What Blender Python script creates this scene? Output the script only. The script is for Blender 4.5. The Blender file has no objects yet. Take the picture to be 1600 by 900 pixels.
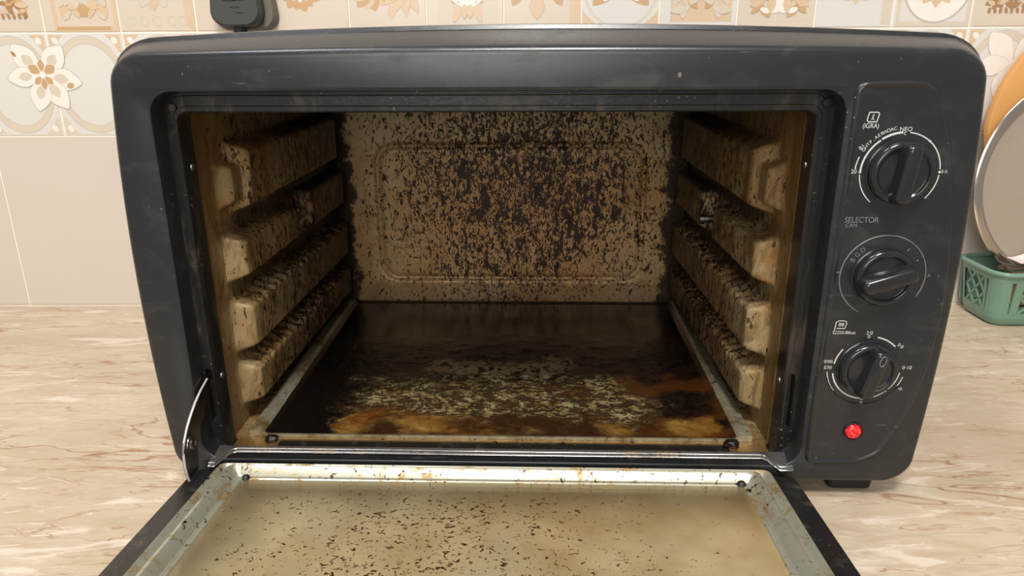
import bpy, bmesh, math, random
from mathutils import Vector, Matrix, noise
from mathutils.geometry import tessellate_polygon
random.seed(7)
PI = math.pi
S = bpy.context.scene
COL = S.collection

# ---------------------------------------------------------------- camera
cam_d = bpy.data.cameras.new('camera')
cam_d.sensor_width = 36.0
cam_d.lens = 36.0 * 1163.44 / 1600.0
cam_d.clip_start = 0.01
cam = bpy.data.objects.new('camera', cam_d)
COL.objects.link(cam)
Rv = Vector((0.9999, 0.0090, -0.0055)).normalized()
Fv = Vector((-0.0103, 0.9472, -0.3204)).normalized()
Dv = Fv.cross(Rv).normalized()
Rv = Dv.cross(Fv).normalized()
cam.matrix_world = Matrix(((Rv.x, -Dv.x, -Fv.x, 0.0), (Rv.y, -Dv.y, -Fv.y, 0.0),
                           (Rv.z, -Dv.z, -Fv.z, 0.3118), (0, 0, 0, 1)))
S.camera = cam

# ---------------------------------------------------------------- world, lamps, exposure
w = bpy.data.worlds.new('kitchen_ambient')
S.world = w
w.use_nodes = True
bg = w.node_tree.nodes['Background']
bg.inputs[0].default_value = (1.0, 0.965, 0.92, 1)
bg.inputs[1].default_value = 0.40

def area(name, loc, target, size, power, colr=(1, 0.96, 0.91)):
    d = bpy.data.lights.new(name, 'AREA')
    d.shape = 'DISK'
    d.size = size
    d.energy = power
    d.color = colr
    o = bpy.data.objects.new(name, d)
    COL.objects.link(o)
    o.location = loc
    o.rotation_euler = (Vector(target) - Vector(loc)).to_track_quat('-Z', 'Y').to_euler()
    return o
area('ceiling_lamp', (0.05, -0.45, 1.9), (0.0, 0.5, 0.1), 0.45, 36)
area('ceiling_lamp', (-0.75, 0.30, 2.1), (-0.1, 0.6, 0.1), 0.5, 14, (0.95, 0.96, 1.0))
area('front_fill', (-0.25, -1.6, 0.85), (0.0, 0.6, 0.15), 1.1, 21, (1, 0.965, 0.92))  # unseen fill added in front to brighten the cavity's back wall
S.view_settings.view_transform = 'Standard'
S.view_settings.look = 'None'
S.view_settings.exposure = 0.0
S.view_settings.gamma = 1.0
S.view_settings.use_curve_mapping = False

# ---------------------------------------------------------------- node helpers
def lin(c):
    return tuple(((v / 255.0 + 0.055) / 1.055) ** 2.4 if v > 10.3 else v / 255.0 / 12.92 for v in c) + (1.0,)

class NT:
    def __init__(s, name):
        s.m = bpy.data.materials.new(name)
        s.m.use_nodes = True
        s.t = s.m.node_tree
        s.b = s.t.nodes['Principled BSDF']
        s.out = s.t.nodes['Material Output']
        s.tc = s.t.nodes.new('ShaderNodeTexCoord')
        s.P = s.tc.outputs['Object']
    def n(s, k):
        return s.t.nodes.new(k)
    def put(s, sock, v):
        if hasattr(v, 'is_linked') or isinstance(v, bpy.types.NodeSocket):
            s.t.links.new(v, sock)
        else:
            sock.default_value = v
    def mp(s, scale=(1, 1, 1), loc=(0, 0, 0), rot=(0, 0, 0), v=None):
        n = s.n('ShaderNodeMapping')
        s.put(n.inputs[0], v or s.P)
        n.inputs['Scale'].default_value = scale
        n.inputs['Location'].default_value = loc
        n.inputs['Rotation'].default_value = rot
        return n.outputs[0]
    def noise(s, scale, detail=2, rough=0.5, v=None, dist=0.0, color=False):
        n = s.n('ShaderNodeTexNoise')
        s.put(n.inputs['Vector'], v or s.P)
        n.inputs['Scale'].default_value = scale
        n.inputs['Detail'].default_value = detail
        n.inputs['Roughness'].default_value = rough
        n.inputs['Distortion'].default_value = dist
        return n.outputs['Color' if color else 'Fac']
    def vor(s, scale, v=None, feature='F1', rnd=1.0):
        n = s.n('ShaderNodeTexVoronoi')
        s.put(n.inputs['Vector'], v or s.P)
        n.inputs['Scale'].default_value = scale
        n.feature = feature
        n.inputs['Randomness'].default_value = rnd
        return n.outputs['Distance']
    def ma(s, op, a, b=0.0, c=None, clamp=False):
        n = s.n('ShaderNodeMath')
        n.operation = op
        n.use_clamp = clamp
        s.put(n.inputs[0], a)
        s.put(n.inputs[1], b)
        if c is not None:
            s.put(n.inputs[2], c)
        return n.outputs[0]
    def ss(s, v, lo, hi, a=0.0, b=1.0):       # smooth map range
        n = s.n('ShaderNodeMapRange')
        n.interpolation_type = 'SMOOTHSTEP'
        s.put(n.inputs[0], v)
        s.put(n.inputs[1], lo)
        s.put(n.inputs[2], hi)
        s.put(n.inputs[3], a)
        s.put(n.inputs[4], b)
        return n.outputs[0]
    def mix(s, f, a, b):
        n = s.n('ShaderNodeMix')
        n.data_type = 'RGBA'
        s.put(n.inputs[0], f)
        s.put(n.inputs[6], a)
        s.put(n.inputs[7], b)
        return n.outputs[2]
    def ramp(s, f, stops):
        n = s.n('ShaderNodeValToRGB')
        s.put(n.inputs[0], f)
        e = n.color_ramp.elements
        while len(e) < len(stops):
            e.new(0.5)
        for i, (p, c) in enumerate(stops):
            e[i].position = p
            e[i].color = c
        return n.outputs[0]
    def xyz(s, v=None):
        n = s.n('ShaderNodeSeparateXYZ')
        s.put(n.inputs[0], v or s.P)
        return n.outputs
    def bump(s, h, strength=0.3, dist=0.001):
        n = s.n('ShaderNodeBump')
        n.inputs['Strength'].default_value = strength
        n.inputs['Distance'].default_value = dist
        s.put(n.inputs['Height'], h)
        s.t.links.new(n.outputs[0], s.b.inputs['Normal'])
        return n
    def set(s, base=None, rough=None, metal=None, spec=None, coat=None, coat_rough=None):
        for k, v in (('Base Color', base), ('Roughness', rough), ('Metallic', metal),
                     ('Specular IOR Level', spec), ('Coat Weight', coat), ('Coat Roughness', coat_rough)):
            if v is not None:
                s.put(s.b.inputs[k], v)
        return s.m

# ---------------------------------------------------------------- materials
def m_plain(name, c, rough=0.5, metal=0.0, var=0.06, nscale=60, bump=0.0, spec=0.5):
    t = NT(name)
    f = t.noise(nscale, 4, 0.6)
    a = lin(c)
    lo = tuple(x * (1 - var) for x in a[:3]) + (1,)
    hi = tuple(min(1, x * (1 + var)) for x in a[:3]) + (1,)
    if bump:
        t.bump(t.noise(nscale * 8, 3, 0.6), bump, 0.0004)
    return t.set(t.mix(f, lo, hi), t.ss(f, 0.2, 0.8, rough * 0.88, rough * 1.12), metal, spec)

def m_black_plastic():
    t = NT('worn_black_plastic')
    smear = t.ss(t.noise(28, 5, 0.62, t.mp((1, 1, 1.6)), 0.6), 0.48, 0.78)
    scr = t.noise(260, 2, 0.5, t.mp((0.12, 1, 1), rot=(0, 0.6, 0)))
    scr = t.ma('MULTIPLY', t.ss(scr, 0.69, 0.73), t.ss(t.noise(35, 2), 0.45, 0.6))
    dust = t.ss(t.vor(230), 0.13, 0.07)
    dust = t.ma('MULTIPLY', dust, t.ss(t.noise(45, 2), 0.56, 0.66))
    c = t.mix(smear, lin((35, 36, 38)), lin((52, 50, 48)))
    c = t.mix(t.ma('MULTIPLY', scr, 0.25), c, lin((120, 118, 114)))
    c = t.mix(t.ma('MULTIPLY', dust, 0.55), c, lin((170, 165, 158)))
    t.bump(t.noise(1500, 2, 0.5), 0.10, 0.0003)
    return t.set(c, t.ss(smear, 0, 1, 0.27, 0.42), 0, 0.5)

def m_black_enamel():
    t = NT('greasy_black_enamel')
    g = t.ss(t.noise(60, 5, 0.65, t.mp((1, 1, 0.35))), 0.5, 0.75)
    sp = t.ma('MULTIPLY', t.ss(t.noise(420, 2), 0.66, 0.72), t.ss(t.noise(30, 3), 0.5, 0.62))
    c = t.mix(g, lin((28, 27, 26)), lin((70, 60, 51)))
    c = t.mix(t.ma('MULTIPLY', sp, 0.6), c, lin((150, 135, 115)))
    t.bump(t.noise(300, 4, 0.6), 0.2, 0.0006)
    return t.set(c, t.ss(g, 0, 1, 0.28, 0.5), 0, 0.5)

def m_cavity(name, kind):
    t = NT(name)
    x, y, z = t.xyz()
    n1 = t.noise(14, 4, 0.6)
    base = t.mix(t.ss(n1, 0.3, 0.7), lin((180, 163, 124)), lin((150, 122, 78)))
    base = t.mix(t.ma('MULTIPLY', t.ss(t.noise(30, 4, 0.7, dist=1.0), 0.5, 0.75), 0.6), base, lin((120, 84, 40)))
    if kind == 'back':
        base = t.mix(0.22, base, lin((112, 82, 48)))
        dx = t.ma('DIVIDE', t.ma('SUBTRACT', x, -0.012), 0.125)
        dz = t.ma('DIVIDE', t.ma('SUBTRACT', z, 0.150), 0.10)
        r2 = t.ma('ADD', t.ma('MULTIPLY', dx, dx), t.ma('MULTIPLY', dz, dz))
        dens = t.ma('ADD', t.ma('MULTIPLY', t.ma('POWER', 2.718, t.ma('MULTIPLY', r2, -0.8)), 0.85), 0.33)
        base = t.mix(t.ma('MULTIPLY', dens, 0.60), base, lin((176, 128, 84)))
        base = t.mix(t.ss(z, 0.14, 0.24, 0.0, 0.4), base, lin((206, 190, 152)))  # lighter towards the top: light on the back wall put into the colour
    else:
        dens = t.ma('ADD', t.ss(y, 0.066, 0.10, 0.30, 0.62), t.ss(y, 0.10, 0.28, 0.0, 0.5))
        base = t.mix(t.ss(y, 0.06, 0.30, 0.15, 0.6), base, lin((96, 72, 46)))  # browner towards the rear: burnt film plus the cavity's shade, in the colour
        base = t.mix(t.ss(z, 0.17, 0.25, 0.0, 0.6), base, lin((98, 74, 44)))  # darker upper walls: shade at the top of the cavity painted in
        base = t.mix(t.ma('MULTIPLY', t.ss(t.noise(48, 5, 0.72, t.mp((1, 1, 0.3), (3, 5, 1)), 1.0), 0.46, 0.62), 0.65), base, lin((92, 60, 30)))
    dens = t.ma('ADD', dens, t.ma('MULTIPLY', t.ma('SUBTRACT', t.noise(18, 3, 0.6), 0.5), 0.7))
    # small drips, stretched down the wall
    warp = t.mp((1, 1, 0.55) if kind == 'back' else (1, 0.9, 0.34))
    a = t.noise(330, 4, 0.62, warp, 1.1)
    thr = t.ss(dens, -0.1, 1.1, 0.68, 0.485)
    s1 = t.ss(t.ma('SUBTRACT', a, thr), -0.004, 0.016)
    b = t.noise(130, 4, 0.62, t.mp((1, 1, 0.42), (0.3, 0.1, 0.7)), 0.5)
    thr2 = t.ss(dens, 0.0, 1.2, 0.70, 0.55)
    s2 = t.ss(t.ma('SUBTRACT', b, thr2), -0.004, 0.02)
    v = t.vor(95, t.mp((1, 1, 0.6)))
    s3 = t.ma('MULTIPLY', t.ss(v, 0.17, 0.12), t.ss(t.noise(33, 2), 0.42, 0.55))
    sp = t.ma('MAXIMUM', t.ma('MAXIMUM', s1, s2), t.ma('MULTIPLY', s3, 0.85))
    halo = t.ss(t.ma('SUBTRACT', a, thr), -0.05, 0.01)
    c = t.mix(t.ma('MULTIPLY', halo, 0.4), base, lin((126, 84, 44)))
    c = t.mix(t.ma('MULTIPLY', sp, 0.95), c, lin((30, 17, 10)))
    # burnt-on soot in the corners with a ragged edge
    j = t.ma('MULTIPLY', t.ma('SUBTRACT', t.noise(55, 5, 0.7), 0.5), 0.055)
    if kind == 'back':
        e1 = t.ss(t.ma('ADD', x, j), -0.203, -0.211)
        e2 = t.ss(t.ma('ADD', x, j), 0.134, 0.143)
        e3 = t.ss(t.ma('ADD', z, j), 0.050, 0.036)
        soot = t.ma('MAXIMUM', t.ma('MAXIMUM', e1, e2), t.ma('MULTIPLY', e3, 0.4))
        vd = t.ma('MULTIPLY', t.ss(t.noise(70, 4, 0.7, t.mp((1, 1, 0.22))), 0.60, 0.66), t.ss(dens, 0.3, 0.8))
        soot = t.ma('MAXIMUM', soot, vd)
    else:
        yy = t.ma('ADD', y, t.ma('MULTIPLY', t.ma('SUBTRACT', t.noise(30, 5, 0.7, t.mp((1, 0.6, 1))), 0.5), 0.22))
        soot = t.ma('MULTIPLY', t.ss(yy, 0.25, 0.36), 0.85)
        # grease collects on the ledges' upper edges
        for zz in (0.178, 0.127, 0.0765):
            band = t.ss(t.ma('ABSOLUTE', t.ma('SUBTRACT', t.ma('ADD', z, t.ma('MULTIPLY', j, 0.25)), zz)), 0.010, 0.003)
            band = t.ma('MULTIPLY', band, t.ss(y, 0.05, 0.14, 0.25, 0.85))
            soot = t.ma('MAXIMUM', soot, band)
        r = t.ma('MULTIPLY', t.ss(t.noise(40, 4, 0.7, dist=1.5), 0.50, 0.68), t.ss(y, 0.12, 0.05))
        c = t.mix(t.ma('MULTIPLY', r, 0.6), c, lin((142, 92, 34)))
        c = t.mix(t.ma('MULTIPLY', t.ss(t.ma('ADD', y, t.ma('MULTIPLY', j, 0.15)), 0.062, 0.056), 0.55), c, lin((112, 80, 40)))
    c = t.mix(t.ma('MULTIPLY', soot, 0.93), c, lin((22, 17, 15)))
    t.bump(t.ma('ADD', sp, t.ma('MULTIPLY', t.noise(160, 4, 0.6), 0.6)), 0.3, 0.0007)
    return t.set(c, t.ss(sp, 0, 1, 0.42, 0.38), t.ma('MULTIPLY', t.ma('SUBTRACT', 1.0, sp), 0.2), 0.16)

def m_pan():
    t = NT('burnt_grease_pan')
    x, y, z = t.xyz()
    jx = t.ma('MULTIPLY', t.ma('SUBTRACT', t.noise(22, 5, 0.65), 0.5), 0.11)
    jy = t.ma('MULTIPLY', t.ma('SUBTRACT', t.noise(18, 5, 0.65, t.mp(loc=(3, 1, 0))), 0.5), 0.10)
    xx = t.ma('ADD', x, jx)
    yy = t.ma('ADD', y, jy)
    black = lin((13, 10, 9))
    brown = lin((32, 21, 14))
    tan = t.mix(t.ss(t.noise(45, 4, 0.6), 0.35, 0.65), lin((122, 102, 58)), lin((156, 142, 104)))
    amber = t.mix(t.ss(t.noise(35, 4, 0.6), 0.3, 0.7), lin((116, 66, 16)), lin((160, 126, 62)))
    # speckled scraped metal in the middle
    sn = t.noise(150, 5, 0.7, t.mp((0.75, 1.15, 1)), 0.7)
    sp = t.ma('MAXIMUM', t.ss(sn, 0.465, 0.50), t.ss(t.noise(340, 3, 0.6, t.mp((0.8, 1.1, 1)), 0.8), 0.55, 0.58))
    mid = t.mix(t.ma('MULTIPLY', sp, 0.9), tan, lin((24, 15, 8)))
    big = t.ss(t.noise(40, 4, 0.6, t.mp((0.8, 1, 1), (1, 4, 0))), 0.53, 0.60)
    mid = t.mix(t.ma('MULTIPLY', big, 0.8), mid, lin((60, 36, 16)))
    mask_mid = t.ma('MULTIPLY', t.ss(yy, 0.168, 0.108), t.ma('MULTIPLY', t.ss(xx, -0.165, -0.14), t.ss(xx, 0.105, 0.075)))
    c = t.mix(t.ma('MULTIPLY', t.ss(t.noise(90, 4, 0.65, dist=0.8), 0.45, 0.62), t.ss(xx, -0.165, -0.12)), black, brown)
    c = t.mix(mask_mid, c, mid)
    # amber front strip
    ms = t.ma('MULTIPLY', t.ss(yy, 0.088, 0.072), t.ma('MULTIPLY', t.ss(xx, -0.158, -0.146), t.ss(xx, 0.145, 0.13)))
    blob = t.ss(t.noise(19, 4, 0.6, t.mp((1, 1.3, 1), (0.37, 0.2, 0))), 0.42, 0.62)
    am = t.mix(blob, lin((34, 15, 6)), amber)
    am = t.mix(t.ma('MULTIPLY', sp, 0.35), am, lin((70, 38, 12)))
    c = t.mix(t.ma('MULTIPLY', ms, 0.92), c, am)
    # amber patches at the right
    mr = t.ma('MULTIPLY', t.ma('MULTIPLY', t.ss(xx, 0.07, 0.10), t.ss(yy, 0.19, 0.15)), t.ss(t.noise(24, 3), 0.44, 0.58))
    c = t.mix(t.ma('MULTIPLY', mr, 0.7), c, lin((84, 46, 16)))
    # pale central streak
    dxx = t.ma('DIVIDE', t.ma('SUBTRACT', xx, -0.03), 0.075)
    dyy = t.ma('DIVIDE', t.ma('SUBTRACT', yy, 0.172), 0.024)
    r2 = t.ma('ADD', t.ma('MULTIPLY', dxx, dxx), t.ma('MULTIPLY', dyy, dyy))
    pc = t.ma('MULTIPLY', t.ss(r2, 1.1, 0.5), t.ss(t.noise(90, 4, 0.6, dist=1.0), 0.40, 0.52))
    c = t.mix(t.ma('MULTIPLY', pc, 0.5), c, lin((132, 112, 82)))
    # bare metal towards the rim
    rimx = t.ma('MAXIMUM', t.ss(x, -0.2005, -0.204), t.ss(x, 0.1445, 0.148))
    edge = t.ss(t.ma('ADD', z, t.ma('MULTIPLY', t.noise(60, 4, 0.6), 0.0012)), 0.0246, 0.0252)
    edge = t.ma('MAXIMUM', edge, t.ss(y, 0.0432, 0.0422))
    metal_c = t.mix(t.ss(t.noise(50, 5, 0.65), 0.45, 0.68), lin((158, 154, 132)), lin((120, 98, 58)))
    metal_c = t.mix(t.ma('MULTIPLY', t.ss(t.noise(120, 3), 0.64, 0.68), 0.8), metal_c, lin((60, 38, 20)))
    metal_c = t.mix(t.ma('MULTIPLY', t.ss(t.ma('ADD', y, jy), 0.16, 0.32), 0.6), metal_c, lin((52, 46, 38)))
    c = t.mix(edge, c, metal_c)
    h = t.ma('ADD', t.noise(230, 4, 0.7), t.ma('MULTIPLY', sn, 1.2))
    h = t.ma('MULTIPLY', h, t.ss(yy, 0.26, 0.19, 0.12, 1.0))
    t.bump(h, 0.55, 0.0016)
    rr = t.ss(t.noise(30, 3), 0.35, 0.65, 0.07, 0.20)
    return t.set(c, t.ma('MAXIMUM', rr, t.ma('MULTIPLY', edge, 0.38)), t.ma('MULTIPLY', edge, 0.5), 0.42)

def m_steel(name, c=(170, 168, 158), rough=0.28, stain=0.5, metal=0.85):
    t = NT(name)
    st = t.ss(t.noise(55, 5, 0.72, dist=0.8), 0.50, 0.66)
    sp = t.ma('MULTIPLY', t.ss(t.noise(260, 3, 0.6, t.mp((1, 1, 1)), 0.6), 0.60, 0.64), t.ss(t.noise(30, 3), 0.38, 0.56))
    base = t.mix(t.ma('MULTIPLY', st, stain), lin(c), lin((150, 118, 62)))
    base = t.mix(t.ma('MULTIPLY', sp, min(1, stain * 1.7)), base, lin((58, 32, 16)))
    t.bump(t.noise(400, 3), 0.08, 0.0004)
    return t.set(base, t.ss(st, 0, 1, rough, rough + 0.2), metal, 0.5)

def m_glass_film():
    t = NT('grease_filmed_glass')
    x, y, z = t.xyz()
    nt = t.t
    tr = t.n('ShaderNodeBsdfTransparent')
    tr.inputs[0].default_value = (0.93, 0.90, 0.80, 1)
    film = t.mix(t.ss(t.noise(9, 4, 0.6), 0.35, 0.65), lin((228, 208, 160)), lin((206, 176, 124)))
    # splatter denser left of centre
    dx = t.ma('DIVIDE', t.ma('SUBTRACT', x, -0.06), 0.12)
    dens = t.ma('POWER', 2.718, t.ma('MULTIPLY', t.ma('MULTIPLY', dx, dx), -0.7))
    dens = t.ma('MULTIPLY', dens, t.ss(y, -0.015, -0.055, 0.35, 1.0))
    dens = t.ma('ADD', dens, t.ma('MULTIPLY', t.ma('SUBTRACT', t.noise(24, 3), 0.5), 1.3))
    a = t.noise(340, 3, 0.6, t.mp((0.8, 1, 1)), 0.9)
    thr = t.ss(dens, -0.2, 1.2, 0.73, 0.57)
    sp = t.ss(t.ma('SUBTRACT', a, thr), 0.0, 0.015)
    b = t.noise(105, 3, 0.6, t.mp((1, 0.8, 1), (2, 1, 0)), 0.6)
    sp = t.ma('MAXIMUM', sp, t.ss(t.ma('SUBTRACT', b, t.ss(dens, 0.0, 1.2, 0.76, 0.665)), 0.0, 0.012))
    filmc = t.mix(sp, film, lin((64, 38, 20)))
    t.put(t.b.inputs['Base Color'], filmc)
    t.b.inputs['Roughness'].default_value = 0.35
    mx = t.n('ShaderNodeMixShader')
    fa = t.ss(t.noise(12, 4, 0.6), 0.3, 0.7, 0.42, 0.58)
    edge = t.ma('MULTIPLY', t.ss(t.ma('ADD', y, t.ma('MULTIPLY', t.noise(10, 3), 0.03)), 0.0, -0.065, 0.35, 1.0), t.ss(t.ma('ADD', x, t.ma('MULTIPLY', t.noise(14, 3), 0.05)), -0.18, -0.12, 0.55, 1.0))  # film thinned by the hinge and at left, standing in for shade there
    amt = t.ma('MAXIMUM', t.ma('MULTIPLY', fa, edge), t.ma('MULTIPLY', sp, 0.95))
    t.put(mx.inputs[0], amt)
    nt.links.new(tr.outputs[0], mx.inputs[1])
    nt.links.new(t.b.outputs[0], mx.inputs[2])
    gl = t.n('ShaderNodeBsdfGlossy')
    gl.inputs['Roughness'].default_value = 0.06
    fr = t.n('ShaderNodeFresnel')
    fr.inputs[0].default_value = 1.45
    mx2 = t.n('ShaderNodeMixShader')
    t.put(mx2.inputs[0], fr.outputs[0])
    nt.links.new(mx.outputs[0], mx2.inputs[1])
    nt.links.new(gl.outputs[0], mx2.inputs[2])
    nt.links.new(mx2.outputs[0], t.out.inputs[0])
    return t.m

def m_clear_glass():
    t = NT('clear_outer_glass')
    nt = t.t
    tr = t.n('ShaderNodeBsdfTransparent')
    tr.inputs[0].default_value = (0.90, 0.90, 0.86, 1)
    gl = t.n('ShaderNodeBsdfGlossy')
    gl.inputs['Roughness'].default_value = 0.03
    fr = t.n('ShaderNodeFresnel')
    fr.inputs[0].default_value = 1.45
    mx = t.n('ShaderNodeMixShader')
    t.put(mx.inputs[0], fr.outputs[0])
    nt.links.new(tr.outputs[0], mx.inputs[1])
    nt.links.new(gl.outputs[0], mx.inputs[2])
    nt.links.new(mx.outputs[0], t.out.inputs[0])
    return t.m

def m_counter():
    t = NT('beige_marbled_laminate')
    base = t.mix(t.ss(t.noise(5, 5, 0.6, t.mp((1, 2.2, 1))), 0.3, 0.7), lin((184, 166, 142)), lin((198, 183, 160)))
    base = t.mix(t.ma('MULTIPLY', t.ss(t.noise(26, 6, 0.7, t.mp((0.7, 2.2, 1)), 1.0), 0.42, 0.66), 0.55), base, lin((170, 149, 122)))
    # pale streaks
    s = t.noise(11, 6, 0.66, t.mp((0.75, 3.4, 1), (4, 2, 0), (0, 0, 0.14)), 1.2)
    base = t.mix(t.ma('MULTIPLY', t.ss(s, 0.57, 0.66), 0.6), base, lin((222, 211, 193)))
    s2 = t.noise(50, 4, 0.66, t.mp((0.8, 2.4, 1), (1, 2, 0), (0, 0, 0.2)), 1.0)
    base = t.mix(t.ma('MULTIPLY', t.ss(s2, 0.61, 0.66), 0.4), base, lin((222, 211, 193)))
    # thin brown veins
    def vein(sc, off, wid, amt, st=(0.40, 2.4, 1), col=(150, 104, 72), rot=0.12):
        v = t.noise(sc, 5, 0.55, t.mp(st, off, (0, 0, rot)), 0.5)
        d = t.ma('ABSOLUTE', t.ma('SUBTRACT', v, 0.5))
        f = t.ma('MULTIPLY', t.ss(d, wid, 0.0), t.ss(t.noise(7, 3, 0.5, t.mp(loc=off)), 0.40, 0.58))
        return t.ma('MULTIPLY', f, amt), lin(col)
    for a in ((4.2, (1, 7, 0), 0.005, 0.85), (6.5, (5, 1, 0), 0.005, 0.7), (10.0, (9, 3, 0), 0.006, 0.5), (8.0, (2, 12, 0), 0.004, 0.7)):
        f, c = vein(*a)
        base = t.mix(f, base, c)
    return t.set(base, 0.33, 0, 0.42)

def m_tile(name, c):
    t = NT(name)
    o = t.n('ShaderNodeObjectInfo')
    f = t.noise(6, 3, 0.5)
    a = t.mix(f, lin(c), lin(tuple(v - 7 for v in c)))
    t.bump(t.noise(25, 3), 0.06, 0.002)
    return t.set(a, 0.22, 0, 0.45)

M = {}
M['plastic'] = m_black_plastic()
M['enamel'] = m_black_enamel()
M['knob'] = m_plain('glossy_black_knob', (34, 34, 37), 0.16, 0, 0.3, 120)
M['rubber'] = m_plain('black_rubber', (24, 24, 25), 0.7)
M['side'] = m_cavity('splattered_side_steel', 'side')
M['back'] = m_cavity('splattered_back_steel', 'back')
M['pan'] = m_pan()
M['flange'] = m_steel('browned_flange_steel', (196, 164, 112), 0.3, 0.8)
M['steel'] = m_steel('stained_door_steel', (182, 181, 162), 0.34, 0.85, 0.6)
M['bright'] = m_steel('edge_highlight_steel', (205, 203, 202), 0.33, 0.15, 0.25)
M['hinge'] = m_steel('greasy_hinge_steel', (112, 110, 108), 0.20, 0.35, 0.6)
M['arm'] = m_steel('hinge_arm_steel', (130, 126, 120), 0.32, 0.15, 1.0)
M['galv'] = m_plain('galvanised_steel', (120, 120, 116), 0.4, 0.9)
M['glass'] = m_glass_film()
M['clear'] = m_clear_glass()
M['print'] = m_plain('silver_white_print', (205, 205, 202), 0.5, 0, 0.15, 300)
M['print_dim'] = m_plain('worn_grey_print', (120, 120, 120), 0.5, 0, 0.3, 200)
M['crust'] = m_plain('charred_crust', (26, 20, 17), 0.22, 0, 0.6, 200, 0.6)
M['counter'] = m_counter()
M['grout'] = m_plain('pale_grout', (244, 232, 212), 0.8)
M['tile'] = m_tile('plain_beige_tile', (210, 200, 188))
M['tile_w'] = m_tile('white_glazed_tile', (220, 215, 208))
M['tile_b'] = m_tile('cream_glazed_tile', (216, 202, 184))
M['p_tan'] = m_plain('tan_tile_print', (196, 160, 118), 0.3)
M['p_light'] = m_plain('light_tan_tile_print', (212, 186, 155), 0.3)
M['p_brown'] = m_plain('brown_tile_print', (168, 128, 90), 0.3)
M['p_greige'] = m_plain('greige_tile_print', (209, 197, 178), 0.3)
M['p_grey'] = m_plain('grey_outline_print', (188, 178, 166), 0.3)
M['p_white'] = m_plain('white_tile_print', (233, 226, 216), 0.25)
M['green'] = m_plain('green_basket_plastic', (112, 144, 126), 0.32, 0, 0.06, 30)
M['wood'] = m_plain('orange_brown_board', (206, 150, 84), 0.45, 0, 0.12, 14)
M['plate'] = m_plain('dull_steel_plate', (166, 152, 137), 0.42, 0.2, 0.05, 200)
M['rim'] = m_plain('polished_steel_rim', (190, 180, 168), 0.16, 1.0)
M['cutlery'] = m_plain('polished_cutlery_steel', (215, 208, 202), 0.12, 1.0)
M['wrap'] = m_plain('pale_packet_film', (226, 214, 208), 0.25, 0, 0.05, 30)
M['plug'] = m_plain('dark_grey_plug_plastic', (62, 64, 62), 0.6, 0, 0.08, 80)
M['plug_side'] = m_plain('grey_plug_side', (108, 102, 92), 0.6)
M['socket'] = m_plain('cream_socket_plastic', (214, 196, 170), 0.4)
def m_red():
    t = NT('lit_red_lens')
    v = t.vor(420)
    c = t.mix(t.ss(v, 0.1, 0.6), lin((255, 70, 70)), lin((200, 16, 24)))
    t.put(t.b.inputs['Emission Color'], c)
    t.b.inputs['Emission Strength'].default_value = 0.22
    return t.set(c, 0.15, 0, 0.6)
M['red'] = m_red()

# ---------------------------------------------------------------- geometry helpers
OV = Matrix.Translation((0.0125, 0.4597, 0)) @ Matrix.Rotation(-0.0234338, 4, 'Z')

def link(name, me, mat, parent=None, sharp=35):
    o = bpy.data.objects.new(name, me)
    COL.objects.link(o)
    if mat is not None:
        for m in (mat if isinstance(mat, (list, tuple)) else [mat]):
            me.materials.append(m)
    if parent is not None:
        o.parent = parent
    if sharp:
        for p in me.polygons:
            p.use_smooth = True
        me.set_sharp_from_angle(angle=math.radians(sharp))
    return o

def raw(name, vs, fs, mat, parent=None, sharp=35, mi=None, fix=True):
    me = bpy.data.meshes.new(name)
    me.from_pydata([tuple(v) for v in vs], [], [tuple(f) for f in fs])
    if mi:
        for p, k in zip(me.polygons, mi):
            p.material_index = k
    if fix:
        bm = bmesh.new()
        bm.from_mesh(me)
        bmesh.ops.remove_doubles(bm, verts=bm.verts, dist=1e-6)
        bmesh.ops.recalc_face_normals(bm, faces=bm.faces)
        bm.to_mesh(me)
        bm.free()
    me.update()
    return link(name, me, mat, parent, sharp)

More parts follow.
